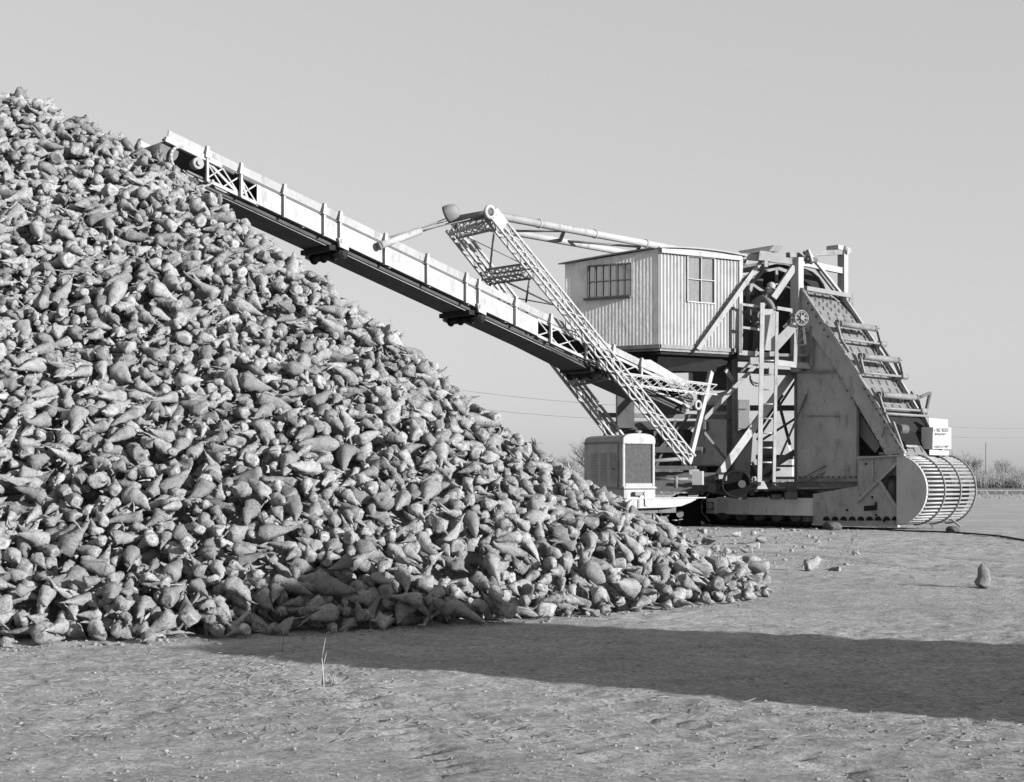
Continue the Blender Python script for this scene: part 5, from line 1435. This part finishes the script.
# head with face
hc = Vector((.41, -.27, 1.41)); fw_ = Vector((.62, -.62, -.48)).normalized(); sd = fw_.cross(UP).normalized(); hu = sd.cross(fw_)
bm = bmesh.new(); bmesh.ops.create_uvsphere(bm, u_segments=24, v_segments=18, radius=1)
for v in bm.verts:
    x, y, z = v.co; y2 = y
    w_ = .074 * (1 - .22 * max(0, -z)); p = sd * x * w_ + fw_ * (y * .096) + hu * (z * .118)
    if y > .3:
        nose = math.exp(-((x / .16) ** 2 + ((z + .12) / .2) ** 2)) * .026; brow = math.exp(-((z - .22) / .12) ** 2 - (x / .6) ** 2) * .006; eye = -sum(math.exp(-(((x - s * .38) / .16) ** 2 + ((z - .06) / .1) ** 2)) for s in (-1, 1)) * .010
        chin = math.exp(-((x / .3) ** 2 + ((z + .8) / .25) ** 2)) * .014; mouth = -math.exp(-((x / .3) ** 2 + ((z + .45) / .05) ** 2)) * .006
        p += fw_ * (nose + brow + eye + chin + mouth)
    v.co = hc + p
me = bpy.data.meshes.new('head'); bm.to_mesh(me); bm.free(); me.materials.append(M['skin']); me.polygons.foreach_set('use_smooth', [True] * len(me.polygons))
hd = bpy.data.objects.new('head', me); COL.objects.link(hd); hd.parent = man
def rel(mb): 
    mb.v = [tuple(Vector(v) + base) for v in mb.v]; return mb
q = MB()
for s in (-1, 1): q.tube(hc + sd * .07 * s, hc + sd * .092 * s - fw_ * .012, .026, 8, .018)
rel(q).build('ears', M['skin'], hd)
q = MB()
for s in (-1, 1): q.tube(hc + sd * .029 * s + fw_ * .085 + hu * .008, hc + sd * .029 * s + fw_ * .093 + hu * .008, .009, 8)
rel(q).build('eyes', M['black'], hd)
q = MB(); vs_, fs_ = [], []
for k in range(7):
    a = k / 6 * math.pi / 2
    for i in range(20):
        t = i * math.pi / 10; vs_.append(hc + hu * (.045 + .095 * math.sin(a)) + (sd * math.cos(t) * .086 + fw_ * math.sin(t) * .105) * (math.cos(a) * .98 + .02))
for k in range(6):
    for i in range(20): fs_.append((k * 20 + i, k * 20 + (i + 1) % 20, (k + 1) * 20 + (i + 1) % 20, (k + 1) * 20 + i))
q.add(vs_, fs_, 0, True); q.prism([hc + hu * .045 + sd * math.cos(t) * .082 + fw_ * (.07 + .10 * math.sin(t)) for t in np.linspace(0, math.pi, 11)], hu * .008); rel(q).build('cap', M['cap'], man)
q = MB(); vs_, fs_ = [], []
for k in range(5):
    a = -.5 + k * .2
    for i in range(11):
        t = math.pi + .15 + i * (math.pi - .3) / 10; vs_.append(hc + hu * (a * .13) + (sd * math.cos(t) * .078 + fw_ * math.sin(t) * .1) * math.sqrt(max(.2, 1 - a * a)))
for k in range(4):
    for i in range(10): fs_.append((k * 11 + i, k * 11 + i + 1, (k + 1) * 11 + i + 1, (k + 1) * 11 + i))
q.add(vs_, fs_, 0, True); rel(q).build('hair', M['midsteel'], man)
# gloved hands: palm, four bent fingers, thumb
for w0, d in ((V[18], Vector((.15, -.15, -.98))), (V[15], Vector((.8, -.2, -.55)))):
    d.normalize(); w0 = Vector(w0); s1 = d.cross(Vector((.3, -1, 0))).normalized(); n1 = d.cross(s1)
    hv, he, hr = [tuple(w0), tuple(w0 + d * .04), tuple(w0 + d * .085)], [(0, 1), (1, 2)], [.026, (.036, .02), (.036, .018)]
    for k, (o_, l) in enumerate(((-.028, .07), (-.009, .08), (.010, .075), (.027, .06))):
        i = len(hv); b = w0 + d * .08 + s1 * o_; hv += [tuple(b), tuple(b + d * l * .5 + n1 * .008), tuple(b + d * l * .85 + n1 * .03)]; he += [(2, i), (i, i + 1), (i + 1, i + 2)]; hr += [.0095, .009, .0075]
    i = len(hv); b = w0 + d * .035 - s1 * .034; hv += [tuple(b), tuple(b + d * .035 - s1 * .022 + n1 * .012), tuple(b + d * .062 - s1 * .022 + n1 * .03)]; he += [(1, i), (i, i + 1), (i + 1, i + 2)]; hr += [.012, .010, .008]
    skin_body('hand', hv, he, hr, M['glove'], man, 0, 1)

# ------------------------------------------------------------------ light, sky, camera
SUN_AZ = math.radians(122.0)          # towards the sun, clockwise from +Y
SUN_EL = math.radians(13.0)
to_sun = Vector((math.sin(SUN_AZ) * math.cos(SUN_EL), math.cos(SUN_AZ) * math.cos(SUN_EL), math.sin(SUN_EL)))
sl = bpy.data.lights.new('sun', 'SUN'); sl.energy = 3.9; sl.angle = math.radians(.5); sl.color = (1, 1, 1)
so = bpy.data.objects.new('sun', sl); COL.objects.link(so)
so.rotation_euler = (-to_sun).to_track_quat('-Z', 'Y').to_euler()
so.location = (20, -15, 20)

w = bpy.data.worlds.new('World'); scene.world = w; w.use_nodes = True
nt = w.node_tree; N, L = nt.nodes, nt.links
sky = N.new('ShaderNodeTexSky'); sky.sky_type = 'NISHITA'; sky.sun_disc = False
sky.sun_elevation = SUN_EL; sky.sun_rotation = SUN_AZ
sky.air_density = 1.0; sky.dust_density = 1.5; sky.ozone_density = 1.0
bw = N.new('ShaderNodeRGBToBW')       # black and white film
gm = N.new('ShaderNodeMath'); gm.operation = 'POWER'; gm.inputs[1].default_value = .3   # film's flat rendering of a clear sky
ml = N.new('ShaderNodeMath'); ml.operation = 'MULTIPLY'; ml.inputs[1].default_value = 1.60
L.new(sky.outputs[0], bw.inputs[0]); L.new(bw.outputs[0], gm.inputs[0]); L.new(gm.outputs[0], ml.inputs[0])
bg = N['Background']; bg.inputs['Strength'].default_value = .1
L.new(ml.outputs[0], bg.inputs['Color'])

cam = bpy.data.cameras.new('camera'); co = bpy.data.objects.new('camera', cam); COL.objects.link(co)
cam.sensor_width = 36; cam.lens = F / 1024 * 36; cam.shift_y = (HY - 391) / 1024
cam.clip_start = .1; cam.clip_end = 6000
co.location = (0, 0, CAMH); co.rotation_euler = (math.radians(90), 0, 0)
scene.camera = co
scene.render.engine = 'CYCLES'
vs = scene.view_settings
vs.view_transform = 'Standard'; vs.look = 'None'; vs.exposure = 1.5; vs.gamma = 1; vs.use_curve_mapping = False
